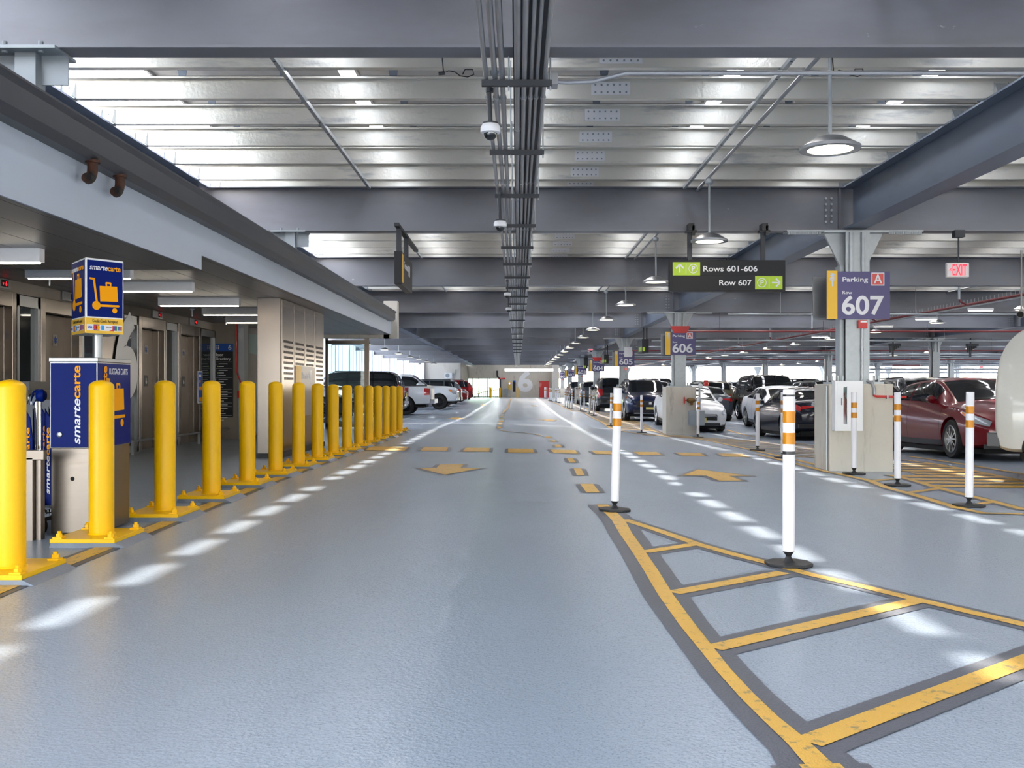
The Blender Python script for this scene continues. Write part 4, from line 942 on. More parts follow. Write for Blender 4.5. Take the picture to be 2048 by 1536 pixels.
# ================================================================ BOLLARDS
b0 = thing('bollard', '', 'bollard', (0, 0, 0), 'yellow bollards')
MB().lathe([(.084, 0), (.084, 1.035), (.080, 1.05), (.062, 1.066), (.035, 1.077), (.001, 1.081)], n=32, close=False).lathe([(.095, .0), (.086, .014)], n=32, close=False).build('pipe', 'yellow', b0, smooth=40)
MB().box(-.24, .20, -.27, .27, -.026, .002).build('base_plate', 'yellow', b0, bevel=.003, smooth=0)
g = MB().prism([(-.245, 0), (-.235, .035), (.195, .035), (.27, 0)], (0, .275, -.06), X_, Z_, (0, -.54, 0)); g.build('grout_bed', 'grout', b0, smooth=0)
for sx in (-.195, .155):
    for sy in (-.225, .225): MB().box(sx-.032, sx+.032, sy-.032, sy+.032, .002, .012).cyl((sx, sy, .012), (sx, sy, .034), .022, 6).cyl((sx, sy, .034), (sx, sy, .05), .013, 8).build('anchor_bolt', 'yellow', b0, smooth=0)
for i in range(16):
    o = b0 if i == 0 else copy_tree(b0)
    y = 5.75+1.262*i; x = -2.93
    o.location = (x, y, zf(x, y)+.058)
    tag(o, ('yellow steel bollard nearest the camera, cut by the left edge' if i == 0 else 'yellow steel bollard in front of the luggage cart kiosk, second in the row' if i == 1 else 'yellow steel bollard at the far end of the row' if i == 15 else 'yellow steel bollard on a bolted plate, %s in the row from the camera' % ORD[i]), 'bollard', 'yellow bollards')

# ================================================================ DELINEATOR POSTS
p0 = thing('delineator_post', '', 'post', (0, 0, 0), 'white delineator posts')
MB().lathe([(.038, .09), (.038, 1.105), (.034, 1.11), (.034, 1.095)], n=24).build('tube', 'white_pvc', p0, smooth=40)
for z in (.97-.07, .97-.205): MB().lathe([(.0388, z), (.0388, z+.072)], n=24, close=False).build('reflective_band', 'orange_refl', p0, smooth=40)
MB().lathe([(.036, .10), (.036, .088), (.018, .062), (.016, .056), (.03, .03), (.045, .018)], n=20).build('hinge', 'rubber', p0, smooth=40)
MB().prism([(-.14, -.06), (-.06, -.14), (.06, -.14), (.14, -.06), (.14, .06), (.06, .14), (-.06, .14), (-.14, .06)], (0, 0, 0), X_, Y_, (0, 0, .022)).build('base', 'rubber', p0, bevel=.006, smooth=0)
posts = [(1229, 1022, 1.6), (1577, 1131, .2), (1708, 949, 0), (1795, 972, 0), (1938, 1013, .6), (1515, 901, 0), (1566, 916, 0), (1283, 866, 0), (1396, 875, .4), (1221.5, 852, 1), (1187.4, 832, -.5), (1178.6, 827, 1.5), (1168.5, 823.5, 0), (1161, 821.5, 0), (1144, 818, 0), (1138.7, 817.5, 0), (1134.5, 816, 0), (1130, 813.5, 0), (1119.7, 806, 0), (1116.6, 805, 0), (1113.7, 804.3, 0), (1111, 803.7, 0), (1104, 802.7, 0), (1102, 802.3, 0), (1100.2, 801.8, 0), (1098.2, 801, 0), (1093.5, 797.5, 0), (1091, 797.2, 0), (1089, 797, 0)]
plab = {0: 'white flexible post with two amber bands at the tip of the painted island', 1: 'nearest white flexible post with amber bands and black tape, on the island edge', 2: 'white flexible post with amber bands in front of the extinguisher cabinet', 3: 'white flexible post with amber bands just right of the row 607 pedestal', 4: 'scuffed dirty white flexible post in front of the red sedan', 5: 'white flexible post with amber bands in front of the white sedan', 6: 'white flexible post almost hidden behind the taped one', 7: 'white flexible post with amber bands in front of the blue car', 8: 'white flexible post with amber bands right of the row 606 pedestal', 9: 'scarred white flexible post just left of the island tip post'}
for i, (px, py, lean) in enumerate(posts):
    o = p0 if i == 0 else copy_tree(p0)
    x, y = G(px, py); o.location = (x, y, zf(x, y)+.002); o.rotation_euler = (0, math.radians(lean), 0)
    tag(o, plab.get(i, 'white flexible post with amber bands by the parked cars, %s beyond the scarred one' % ORD[i-10]), 'post', 'white delineator posts')
    if i == 1:
        for z, h in ((1.065, .012), (.70, .02)): MB().lathe([(.0392, z), (.0392, z+h)], tuple(o.location), n=24, close=False).build('black_tape', 'black', o, smooth=40)

# ================================================================ LUGGAGE CART KIOSK
x0, x1, y0, y1 = -3.43, -3.08, 7.30, 7.92; zk = 1.319; z0 = zf(-3.2, 7.4)
t = thing('luggage_cart_kiosk', 'blue and stainless luggage cart vending kiosk behind the second bollard', 'kiosk', ((x0+x1)/2, (y0+y1)/2, z0))
MB().box(x0+.004, x1-.004, y0+.004, y1-.004, z0+.012, .66).build('lower_cabinet', 'steel_dull', t, bevel=.008, smooth=0)
MB().box(x0, x1, y0, y1, .655, zk-.03).build('upper_cabinet', 'alu', t, bevel=.004, smooth=0)
MB().box(x0-.006, x1+.006, y0-.006, y1+.006, zk-.03, zk).build('lid', 'alu', t, bevel=.004, smooth=0)
MB().box(x0+.008, x1-.008, y0-.003, y0, .66, zk-.04).box(x1, x1+.003, y0+.008, y1-.008, .66, zk-.04).build('blue_panel', 'kiosk_blue', t, smooth=0)
L = MB()
def logo(L, o, u, v, h, total):
    L.text('smarte', o, u, v, h, w=total*.58, mi=0, shear=.22, bold=.015); L.text('carte', Vector(o)+Vector(u).normalized()*total*.585, u, v, h, w=total*.415, mi=1, bold=.02)
logo(L, (x1-.125, y0-.003, .685), Z_, -X_, .055, .575)
logo(L, (x1+.003, y0+.155, .685), Z_, -Y_, .07, .575)
L.text('LUGGAGE CARTS', (x1+.003, y0+.20, 1.20), Y_, Z_, .045, w=.35, mi=0)
def cart_icon(L, o, u, v, k, mi=1):
    o = Vector(o); u = Vector(u).normalized(); v = Vector(v).normalized(); n = u.cross(v)*.003
    def P(l): L.prism([(a*k, b*k) for a, b in l], o, u, v, n, mi)
    def disc(cx, cy, r): P([(cx+r*math.cos(i*math.pi/12), cy+r*math.sin(i*math.pi/12)) for i in range(24)])
    P([(.02, .93), (.02, .98), (.17, .97), (.19, .95), (.165, .915), (.04, .925)]); P([(.125, .93), (.18, .95), (.27, .30), (.215, .28)])
    disc(.23, .19, .125); P([(.33, .16), (.33, .225), (.93, .235), (.95, .21), (.93, .175)]); disc(.80, .07, .075)
    P([(.35, .315), (.90, .335), (.87, .77), (.33, .755)]); P([(.52, .755), (.69, .76), (.69, .86), (.67, .88), (.53, .88), (.51, .86)])
    o2 = o+n*1.02; L.prism([(a*k, b*k) for a, b in [(.555, .77), (.645, .772), (.645, .83), (.555, .83)]], o2, u, v, n*.2, 2)
cart_icon(L, (x1+.003, y0+.14, .80), Y_, Z_, .38)
L.build('lettering', ['letter', 'kiosk_gold', 'kiosk_blue'], t, smooth=0)
MB().lathe([(.016, -.012), (.02, -.01), (.02, 0)], (x0+.075, y0-.002, .755), 16, 'y').build('lock', 'alu', t)
MB().lathe([(.016, -.001), (.016, .001)], (x0+.165, y0+.003, .43), 12, 'y').build('port_hole', 'dark_in', t)
# rotated sign box on its pole
zs0, zs1 = 1.504, 2.065
A = Vector((-3.20, 7.37, 0)); U = Vector((.185, .25, 0)); V = Vector((-.25, .335, 0))
t = thing('kiosk_sign', 'blue and gold luggage cart sign box on a pole above the kiosk', 'sign', (A.x, A.y+.25, zk))
c = A+U*.5+V*.5
MB().cyl((c.x, c.y, zk), (c.x, c.y, zs0+.02), .036, 20).build('pole', 'alu', t)
MB().obox(A+Z_*zs0, U, V, Z_*(zs1-zs0)).build('box', 'white', t, bevel=.006, smooth=0)
u = U.normalized(); v = V.normalized(); nU = u.cross(Z_); nV = -u
w1, w2 = U.length, V.length
MB().obox(A+u*.014+Z_*(zs0+.125)+nU*.003, u*(w1-.024), -nU*.002, Z_*(zs1-zs0-.14)).obox(A+v*.014+Z_*(zs0+.125)-u*.003, v*(w2-.024), u*.002, Z_*(zs1-zs0-.14)).build('blue_panel', 'kiosk_blue', t, smooth=0)
MB().obox(A+u*.004+Z_*(zs0)+nU*.003, u*(w1-.008), -nU*.002, Z_*.115).obox(A+v*.004+Z_*zs0-u*.003, v*(w2-.008), u*.002, Z_*.115).build('gold_band', 'sign_yel', t, smooth=0)
L = MB()
for (ax, w, n) in ((u, w1, nU), (-v, w2, -u)):
    o = A+n*.004 if ax is u else A+v*w2+n*.004
    logo(L, o+ax*.03+Z_*(zs1-.085), ax, Z_, .038, w-.06)
    cart_icon(L, o+ax*.025+Z_*(zs0+.16), ax, Z_, w*.84 if ax is u else w*.8)
    L.text('Credit Cards Accepted', o+ax*w*.5+Z_*(zs0+.083), ax, Z_, .022, w=w*.66, mi=3, align='c')
    b = o+ax*w*.03+Z_*(zs0+.022); L.obox(b, ax*w*.92, n*.002, Z_*.045, 0)
    b2 = b+n*.0021
    L.text('VISA', b2+ax*w*.01+Z_*.013, ax, Z_, .018, w=w*.12, mi=4, bold=.02, shear=.2)
    L.obox(b2+ax*w*.17, ax*w*.15, n*.001, Z_*.045, 4)
    def dc(cx, r, mi): L.prism([(cx+r*math.cos(i*math.pi/9), .0225+r*math.sin(i*math.pi/9)) for i in range(18)], b2+n*.001, ax, Z_, n*.001, mi)
    dc(w*.215, .017, 5); dc(w*.275, .017, 1)
    L.obox(b2+ax*w*.365+Z_*.006, ax*w*.075, n*.001, Z_*.033, 6); L.text('DISCOVER', b2+ax*w*.49+Z_*.025, ax, Z_, .009, w=w*.14, mi=3); L.prism([(0, 0), (.04, 0), (.04, .016)], b2+ax*w*.57, ax, Z_, n*.001, 5)
    L.obox(b2+ax*w*.66+Z_*.004, ax*w*.05, n*.001, Z_*.037, 5).obox(b2+ax*w*.70+Z_*.004, ax*w*.05, n*.001, Z_*.037, 4).obox(b2+ax*w*.745+Z_*.004, ax*w*.035, n*.001, Z_*.037, 7)
    for q, mi in enumerate((4, 5, 7)): L.obox(b2+ax*w*(.81+q*.035)+Z_*.006, ax*w*.03, n*.001, Z_*.033, mi)
L.build('lettering', ['letter', 'kiosk_gold', 'kiosk_blue', 'letter_d', 'card_blue', 'card_red', 'card_cyan', 'card_green'], t, smooth=0)
# cart corral rail and carts
t = thing('cart_corral', 'grey steel cart rail with ribbed lower panel left of the kiosk', 'rail', (-3.7, 7.3, zf(-3.7, 7.3)))
MB().box(-5.0, -3.36, 7.06, 7.11, .585, .655).build('top_rail', 'steel_dull', t, bevel=.004, smooth=0)
MB().box(-3.51, -3.44, 7.06, 7.12, -.01, .60).box(-3.435, -3.40, 7.10, 7.16, -.01, .60).build('post', 'steel_dull', t, smooth=0)
pm = MB().box(-5.0, -3.51, 7.085, 7.10, -.01, .24)
for k in range(11): pm.box(-5.0, -3.51, 7.08, 7.085, .01+k*.021, .02+k*.021)
pm.build('ribbed_panel', 'box_grey', t, smooth=0)
MB().box(-5.0, -3.45, 8.12, 8.15, -.01, 1.0).build('back_panel', 'gutter', t, smooth=0)
MB().box(-5.0, -4.02, 8.2, 8.6, 1.08, 1.15).box(-4.09, -4.04, 8.22, 8.28, .0, 1.10).box(-4.6, -4.55, 8.22, 8.28, 0, 1.1).build('dark_shelf', 'black', t, smooth=0)
for i, (x, y) in enumerate(((-3.70, 7.40), (-3.75, 7.76), (-3.56, 7.42))):
    z0 = zf(x, y)
    t = thing('luggage_cart', 'upright blue and chrome luggage cart in the rail, '+('leftmost, half behind the nearest bollard', 'the one set farther back', 'rightmost, next to the kiosk')[i], 'cart', (x, y, z0), 'luggage carts')
    MB().cyl((x, y, z0+.12), (x, y, 1.0), .012, 10).cyl((x+.06, y+.12, z0+.1), (x+.05, y+.12, .95), .012, 10).build('frame', 'chrome', t)
    MB().lathe([(.0, -.03), (.035, -.028), (.048, -.01), (.048, .01), (.035, .028), (0, .03)], (x+.01, y, 1.04), 20, 'x').build('grip', 'kiosk_blue', t, smooth=50)
    MB().tube([(x-.02, y-.01, 1.05), (x-.04, y, 1.02), (x-.06, y, .97)], [.02, .026, .012], 8).build('handle_bracket', 'chrome', t)
    MB().prism([(-.0, .2), (.055, .2), (.06, .7), (.04, .86), (0, .93)], (x+.015, y+.04, z0), X_, Z_, (0, .015, 0)).build('blue_fin', 'kiosk_blue', t, bevel=.004, smooth=0)
    L = MB(); logo(L, (x+.055, y+.038, .30), Z_, -X_, .028, .5); L.build('lettering', ['letter', 'kiosk_gold'], t, smooth=0)
    MB().box(x-.04, x+.05, y-.1, y+.2, z0+.09, z0+.12).tube([(x-.03, y, z0+.30), (x+.0, y-.03, z0+.24), (x+.04, y, z0+.14)], .018, 8).build('platform', 'chrome', t, smooth=0)
    for s in (-.032, .032): MB().lathe([(.045, -.015), (.05, 0), (.045, .015)], (x+s, y-.02, z0+.052), 16, 'x').build('wheel', 'rubber', t)

# ================================================================ FAR END
def fpx(px, py, y=fw): return far_px(px, py, y)
t = thing('air_conditioner', 'white wall air conditioner on the plant room wall at the far end', 'air conditioner', (fpx(896, 0, 96)[0], 95.8, 2.3))
x, z = fpx(896.5, 751, 95.6); MB().box(x-.34, x+.36, 95.65, 96.0, z-.27, z+.27).build('body', 'white', t, bevel=.02, smooth=0)
MB().lathe([(.20, -.03), (.21, 0)], (x-.08, 95.65, z), 20, 'y').build('fan_grille', 'box_grey', t); MB().tube([(x+.36, 95.85, z), (x+.6, 95.85, z+.1), (x+.62, 95.85, z+.5), (x+.75, 95.85, z+.62)], .04, 8).build('pipe', 'galv', t)
x0, z1 = fpx(1078, 763.5, fw-1.2); x1, z0 = fpx(1098, 797, fw-1.2)
t = thing('cage_door', 'red steel mesh gate beside the big painted six at the far end', 'gate', ((x0+x1)/2, fw-1.3, zf(2.8, fw)))
mb = MB(); yb = fw-1.35; zz = zf(2.8, fw)
for xx in (x0, x1-.07): mb.box(xx, xx+.07, yb-.05, yb+.02, zz, z1+.1)
mb.box(x0, x1, yb-.05, yb+.02, z1, z1+.08).build('frame', 'red', t, smooth=0)
mm = MB()
for k in range(12): mm.box(x0+.06+k*.08, x0+.085+k*.08, yb-.01, yb, zz+.05, z1)
for k in range(14): mm.box(x0, x1, yb-.012, yb-.002, zz+.08+k*.12, zz+.105+k*.12)
mm.box(x0+.02, x1-.02, yb+.0, yb+.01, zz, z1).build('mesh_panel', 'red', t, smooth=0)
t = thing('tube_light', 'long bright tube lights along the top of the far wall', 'light', (1.2, fw-1.3, 3.0))
xa, zt = fpx(1009, 738, fw-1.3); xb, zb = fpx(1107, 742, fw-1.3)
MB().box(xa, xb, fw-1.4, fw-1.22, zb, zt+.05).build('housing', 'white', t, smooth=0); MB().box(xa+.05, xa+(xb-xa)*.68, fw-1.44, fw-1.40, zb, zt).box(xa+(xb-xa)*.70, xb-.05, fw-1.44, fw-1.40, zb, zt).build('tube', 'strip_on', t, smooth=0)
x, z = fpx(1028.5, 772); o = MB().box(x-.14, x+.14, fw-.04, fw-.005, z-.62, z+.6, 0).box(x-.14, x+.14, fw-.045, fw-.04, z+.42, z+.6, 1).build('wall_directory_sign', ['sign_black', 'card_blue'], loc=(x, fw, z), smooth=0); tag(o, 'small black directory board with blue top left of the painted six', 'sign')
x, z = fpx(1019, 771); t = thing('emergency_phone', 'yellow emergency phone with a blue beacon on the far wall', 'phone', (x, fw, z))
MB().box(x-.12, x+.12, fw-.15, fw-.005, z-.45, z+.4).build('body', 'sign_yel', t, smooth=0); MB().box(x-.05, x+.05, fw-.2, fw-.15, z+.15, z+.28).build('beacon', 'blue_lamp', t, smooth=0)
x, z = fpx(1006, 760); o = MB().tube([(x-.62, fw-.3, 2.9), (x-.6, fw-.3, 2.3), (x-.3, fw-.3, 2.0), (x-.25, fw-.3, zf(x, fw))], .09, 8, mi=0).tube([(x-.5, fw-.3, 2.02), (x+.25, fw-.3, 2.05)], .09, 8, mi=1).build('standpipe', ['strut', 'red'], loc=(x, fw-.3, 0)); tag(o, 'dark standpipe with a red branch on the far wall', 'pipe')
x = fpx(1012.5, 0)[0]; o = MB().box(x-.18, x+.18, fw-.2, fw-.01, .25, 1.0).build('junction_cabinet', 'box_grey', loc=(x, fw-.1, .25), smooth=0); tag(o, 'grey junction box low on the far wall near the standpipe', 'cabinet')
for i, (px, pt) in enumerate(((981.5, 776), (999.5, 776), (1034.5, 776))):
    x = fpx(px, 0, 104)[0]; z0 = zf(x, 104); o = MB().lathe([(.095, 0), (.095, 1.0), (.06, 1.05), (.0, 1.07)], (x, 104, z0), 16).build('bollard', 'yellow', loc=(x, 104, z0)); tag(o, 'distant yellow bollard before the far wall, '+('left one in front of the window', 'right end of the window', 'left of the painted six')[i], 'bollard', 'far yellow bollards')
t = thing('ramp_railing', 'grey ramp railing with yellow handrail before the far window', 'railing', (-3.4, 104.6, zf(-3, 104)))
xa, xb = fpx(952, 0, 104.6)[0], fpx(995, 0, 104.6)[0]; zz = zf(-3, 104)
MB().tube([(xa, 104.6, zz+.35), (xa+.9, 104.6, zz+.62), (xb, 104.6, zz+.82)], .035, 6).build('handrail', 'sign_yel', t)
mb = MB()
for k in range(12):
    xx = xa+(xb-xa)*k/11; mb.box(xx-.03, xx+.03, 104.55, 104.6, zz, zz+.35+.45*min(1, k/6)); 
mb.tube([(xa, 104.65, zz+.55), (xa+.9, 104.65, zz+1.0), (xb, 104.65, zz+1.05)], .03, 6).build('baluster', 'galv', t)
for i, px in enumerate((937, 949)):
    x = fpx(px, 0, 103.8)[0]; o = copy_tree(p0); o.location = (x, 103.8, zf(x, 103.8)); o.rotation_euler = (0, 0, 0); tag(o, 'far white post with amber bands before the window, '+('left', 'right')[i]+' one of two', 'post', 'white delineator posts')
# ================================================================ CARS
def pchip(xs, ys):
    n = len(xs); h = [xs[i+1]-xs[i] for i in range(n-1)]; d = [(ys[i+1]-ys[i])/h[i] for i in range(n-1)]; m = [0]*n
    m[0], m[-1] = d[0], d[-1]
    for i in range(1, n-1):
        if d[i-1]*d[i] <= 0: m[i] = 0
        else:
            w1, w2 = 2*h[i]+h[i-1], h[i]+2*h[i-1]; m[i] = (w1+w2)/(w1/d[i-1]+w2/d[i])
    def f(x):
        if x <= xs[0]: return ys[0]
        if x >= xs[-1]: return ys[-1]
        for i in range(n-1):
            if x <= xs[i+1]: break
        t = (x-xs[i])/h[i]
        return (2*t**3-3*t*t+1)*ys[i]+(t**3-2*t*t+t)*h[i]*m[i]+(-2*t**3+3*t*t)*ys[i+1]+(t**3-t*t)*h[i]*m[i+1]
    return f
class Body:
    """car skin: x runs from tail (-) to nose (+); stations give bottom, belt, roof edge and crown"""
    def __init__(s, st):
        xs = [a[0] for a in st]
        s.x0, s.x1 = xs[0], xs[-1]; s.xs = xs
        s.fn = [pchip(xs, [a[k] for a in st]) for k in range(1, len(st[0]))]
    def par(s, x): return [f(x) for f in s.fn]        # zb, wm, zbelt, wb, zr, wr, zc
    def side(s, x, t):
        """t 0 sill .. 1 belt .. 2 roof edge ; returns (y, z)"""
        zb, wm, zt, wb, zr, wr, zc = s.par(x)
        if t <= 1:
            zz = zb+.04+(zt-zb-.04)*t
            y = (wm-.05)+(.05)*math.sin(min(1, t/.5)*math.pi/2) if t < .5 else wb+(wm-wb)*math.cos((t-.5)/.5*math.pi/2)
            return y, zz
        u = t-1; bow = .035*math.sin(u*math.pi)*min(1, (zr-zt)/.3)
        return wb+(wr-wb)*u+bow, zt+(zr-zt)*u
    def top(s, x, q):
        """q 0 roof edge .. 1 centre line"""
        zb, wm, zt, wb, zr, wr, zc = s.par(x)
        return wr*(1-q), zr+(zc-zr)*(1-(1-q)**2.2)
    def ring(s, x):
        zb, wm = s.par(x)[:2]
        h = [(0, zb), (wm-.14, zb)]+[s.side(x, t) for t in (0, .18, .36, .5, .62, .75, .88, 1, 1.12, 1.35, 1.65, 1.9, 2)]+[s.top(x, q) for q in (.08, .25, .55, 1)]
        return [(x, -y, z) for y, z in h]+[(x, y, z) for y, z in h[-2:0:-1]]
    def mesh(s, mb, n=64):
        xs = sorted(set([s.x0+(s.x1-s.x0)*(.5-.5*math.cos(math.pi*i/n)) for i in range(n+1)]+s.xs)); R = [s.ring(x) for x in xs]; k = len(R[0]); vs = [p for r in R for p in r]; fs = []
        for i in range(len(R)-1):
            for j in range(k): fs.append((i*k+j, (i+1)*k+j, (i+1)*k+(j+1) % k, i*k+(j+1) % k))
        fs += [tuple(range(k)), tuple(range((len(R)-1)*k, len(R)*k))[::-1]]
        return mb.add(vs, fs)
    def side_patch(s, mb, xa, xb, ta, tb, mi=0, lift=.006, n=10, m=4, slant=0.0, both=True, sgn=1):
        """quad patch on the flank; ta/tb may be functions of x"""
        fa = ta if callable(ta) else (lambda x: ta); fb = tb if callable(tb) else (lambda x: tb)
        for sg in ((1, -1) if both else (sgn,)):
            rows = []
            for i in range(n+1):
                r = []
                for j in range(m+1):
                    w = j/m; x = xa+(xb-xa)*i/n+slant*(w-.5); t = fa(x)+(fb(x)-fa(x))*w; y, z = s.side(x, t)
                    y2, z2 = s.side(x, t+.02); dy, dz = y2-y, z2-z; k = math.hypot(dy, dz) or 1
                    dx = (s.side(min(x+.02, s.x1), t)[0]-s.side(max(x-.02, s.x0), t)[0])/.04
                    r.append((x-lift*dx, sg*(y+lift*dz/k), z-lift*dy/k))
                rows.append(r)
            mb.grid(rows, mi, flip=(sg < 0) ^ (xb < xa))
        return mb
    def top_patch(s, mb, xa, xb, q0=.06, mi=0, lift=.007, n=10, q1=None):
        rows = []
        for i in range(n+1):
            x = xa+(xb-xa)*i/n; q = q0 if q1 is None else q0+(q1-q0)*i/n; r = []
            for yq in [q, .3, .6, 1]: y, z = s.top(x, yq); r.append((y, z))
            dz = (s.top(min(x+.03, s.x1), 1)[1]-s.top(max(x-.03, s.x0), 1)[1])/.06; k = math.hypot(1, dz)
            rows.append([(x-lift*dz/k, -y, z+lift/k) for y, z in r]+[(x-lift*dz/k, y, z+lift/k) for y, z in r[-2::-1]])
        mb.grid(rows, mi, flip=xb > xa); return mb
def rim_mesh(mb, r, y, spokes, mi_r=0):
    mb.lathe([(r, 0), (r, -.02), (r*.93, -.03), (r*.90, .03), (r*.84, .05)], (0, y, 0), 28, 'y', mi=mi_r, close=False)
    for k in range(spokes):
        a = 2*math.pi*k/spokes; u = Vector((math.cos(a), 0, math.sin(a))); w = Vector((-math.sin(a), 0, math.cos(a)))
        for sg in (-.5, .5) if spokes <= 6 else (0,):
            o = u*(r*.12)+w*(sg*r*.16)-w*(r*.045)+Vector((0, y-.012, 0)); mb.obox(o, u*(r*.82)+w*(sg*r*.22), w*(r*.10), (0, .02, 0), mi_r)
    mb.lathe([(0.0, -.022), (r*.17, -.018), (r*.2, .01)], (0, y, 0), 14, 'y', mi=mi_r)
PRO = {}
def car_proto(kind, st, L, wheel, axles, glass, roofrail=False, spokes=5, rim='rim', tail=None, head=None, grille=None, bed=None, mirror=True, big=False):
    B = Body(st); rw, hub = wheel; xf, xr = axles
    root = bpy.data.objects.new('car', None); COL.objects.link(root); root.location = (0, 0, 0); root.empty_display_size = .2
    P = {}
    body = B.mesh(MB()).build('body', 'white', root, smooth=38)
    # wheel arches
    cut = MB()
    for xx in (xf, xr): cut.lathe([(rw*1.13, -1.4), (rw*1.13, 1.4)], (xx, 0, rw*1.02), 28, 'y')
    co = cut.build('cut', 'white', None, smooth=0)
    md = body.modifiers.new('b', 'BOOLEAN'); md.operation = 'DIFFERENCE'; md.object = co; md.solver = 'EXACT'
    dg = bpy.context.evaluated_depsgraph_get(); me = bpy.data.meshes.new_from_object(body.evaluated_get(dg)); body.modifiers.clear(); old = body.data; body.data = me; bpy.data.meshes.remove(old)
    me.materials.clear(); me.materials.append(M['white'])
    bpy.data.objects.remove(co)
    me.polygons.foreach_set('use_smooth', [True]*len(me.polygons)); me.set_sharp_from_angle(angle=math.radians(38))
    wm = max(a[2] for a in st)
    MB().box(-L/2+.25, L/2-.3, -wm+.30, wm-.30, st[len(st)//2][1]-.04, rw*2.05).box(-L/2+.3, L/2-.35, -wm+.1, wm-.1, st[len(st)//2][1]-.06, st[len(st)//2][1]+.02).build('underbody', 'dark_in', root, smooth=0)
    # glazing
    ws = glass['ws']; o = MB(); B.top_patch(o, ws[0], ws[1], .05); o.build('windscreen', 'car_glass', root, smooth=60)
    if 'rear' in glass: r = glass['rear']; o = MB(); B.top_patch(o, r[0], r[1], .07); o.build('rear_window', 'car_glass', root, smooth=60)
    for (xa, xb) in glass['side']:
        for sg in (1, -1): o = MB(); B.side_patch(o, xa, xb, 1.10, 1.90, n=12, both=False, sgn=sg); o.build('side_window', 'car_glass', root, smooth=60)
    # shut lines and handles
    o = MB()
    for x in glass.get('doors', ()): B.side_patch(o, x-.005, x+.005, .12, 1.0, lift=.002, n=1, m=8)
    o.build('door_gap', 'dark_in', root, smooth=0)
    o = MB()
    for x in glass.get('handles', ()): B.side_patch(o, x-.09, x+.09, .80, .845, lift=.022, n=3, m=1)
    o.build('door_handle', 'chrome' if not big else 'chrome', root, smooth=0)
    # sill cladding
    o = MB(); B.side_patch(o, xr+rw*1.2, xf-rw*1.2, .0, .13, lift=.008, n=6, m=2); o.build('sill_trim', 'black', root, smooth=60)
    # lamps
    h = head or {}
    if h:
        for sg in (1, -1):
            o = MB(); ta = lambda x: h['t'][0]+(h['t'][1]-h['t'][0])*.78*max(0, 1-(x-h['x'][0])/(.65*(h['x'][1]-h['x'][0]))); B.side_patch(o, h['x'][0], h['x'][1], ta, h['t'][1], lift=.008, n=10, both=False, sgn=sg); hl = o.build('headlamp', 'head_lens', root, smooth=60)
            o = MB(); B.side_patch(o, h['x'][0]+.03, h['x'][0]+.19, lambda x: ta(x)+.01, h['t'][1]-.02, lift=.011, n=4, both=False, sgn=sg); o.build('turn_signal', 'amber', hl, smooth=60)
    for sg in (1, -1):
        if tail:
            o = MB(); B.side_patch(o, tail['x'][0], tail['x'][1], tail['t'][0], tail['t'][1], lift=.008, n=6, both=False, sgn=sg)
            if 'face' in tail: f = tail['face']; o.prism([(sg*f[0], f[2]+.05), (sg*f[1], f[2]), (sg*f[1], f[3]), (sg*f[0], f[3]-.015)][::sg], (B.x0-.010, 0, 0), Y_, Z_, (.12, 0, 0))
            o.build('tail_lamp', 'tail_red', root, smooth=60)
    g = grille or {}
    xn = B.x1
    if g:
        for (nm, m, y, z0, z1, d) in g['front']:
            MB().prism([(-y, z0), (y, z0), (y*.92 if nm == 'grille' else y, z1), (-y*.92 if nm == 'grille' else -y, z1)], (xn-.05, 0, 0), Y_, Z_, (.05+d, 0, 0)).build(nm, m, root, bevel=.008, smooth=0)
        for (nm, m, y, z0, z1, d) in g['rear']:
            MB().box(B.x0-d, B.x0+.05, -y, y, z0, z1).build(nm, m, root, bevel=.008, smooth=0)
    if mirror:
        zm = B.par(glass['mir'])[2]+.06; wmn = B.side(glass['mir'], 1.1)[0]
        for sg in (1, -1):
            k = 1.5 if big else 1.0
            MB().lathe([(0, -.09), (.05, -.085), (.075*k, -.02), (.07*k, .05), (0, .07)], (glass['mir']-.02, sg*(wmn+.10), zm+.04*k), 14, 'x').box(glass['mir']-.03, glass['mir']+.03, *sorted((sg*(wmn-.04), sg*(wmn+.10))), zm-.03, zm+.01).build('mirror', 'white', root, smooth=50)
    if roofrail:
        for sg in (1, -1):
            xa, xb = roofrail; y, z = B.top(xa, .12); MB().tube([(xa, sg*y, B.top(xa, .12)[1]), (xa-.12, sg*y, B.top(xa, .12)[1]+.06), (xb+.12, sg*y, B.top(xb, .12)[1]+.06), (xb, sg*y, B.top(xb, .12)[1])], .018, 8).build('roof_rail', 'strut', root)
    # wheels
    def tyre(): return MB().lathe([(hub, -.10), (rw*.93, -.11), (rw, -.085), (rw, .085), (rw*.93, .11), (hub, .10)], (0, 0, 0), 32, 'y', close=False).lathe([(0, .02), (hub*1.02, .02)], (0, 0, 0), 24, 'y', close=False, mi=1)
    wmesh = None
    for xx in (xf, xr):
        for sg in (-1, 1):
            if wmesh is None:
                w = tyre().build('wheel', ['tire', 'dark_in'], root, smooth=45); rmb = MB(); rim_mesh(rmb, hub*1.01, -.085, spokes); r = rmb.build('rim', rim, w, smooth=40); wmesh = (w.data, r.data)
            else:
                w = bpy.data.objects.new('wheel', wmesh[0]); r = bpy.data.objects.new('rim', wmesh[1]); COL.objects.link(w); COL.objects.link(r); w.parent = root; r.parent = w
            w.location = (xx, sg*(wm-.125), rw)
            if sg > 0: w.rotation_euler = (0, 0, math.pi)
    if bed:
        MB().box(bed[0], bed[1], -wm+.10, wm-.10, bed[2]-.02, bed[2]+.035).build('bed_cover', 'black', root, bevel=.01, smooth=0)
    PRO[kind] = (root, L, B)
    return root
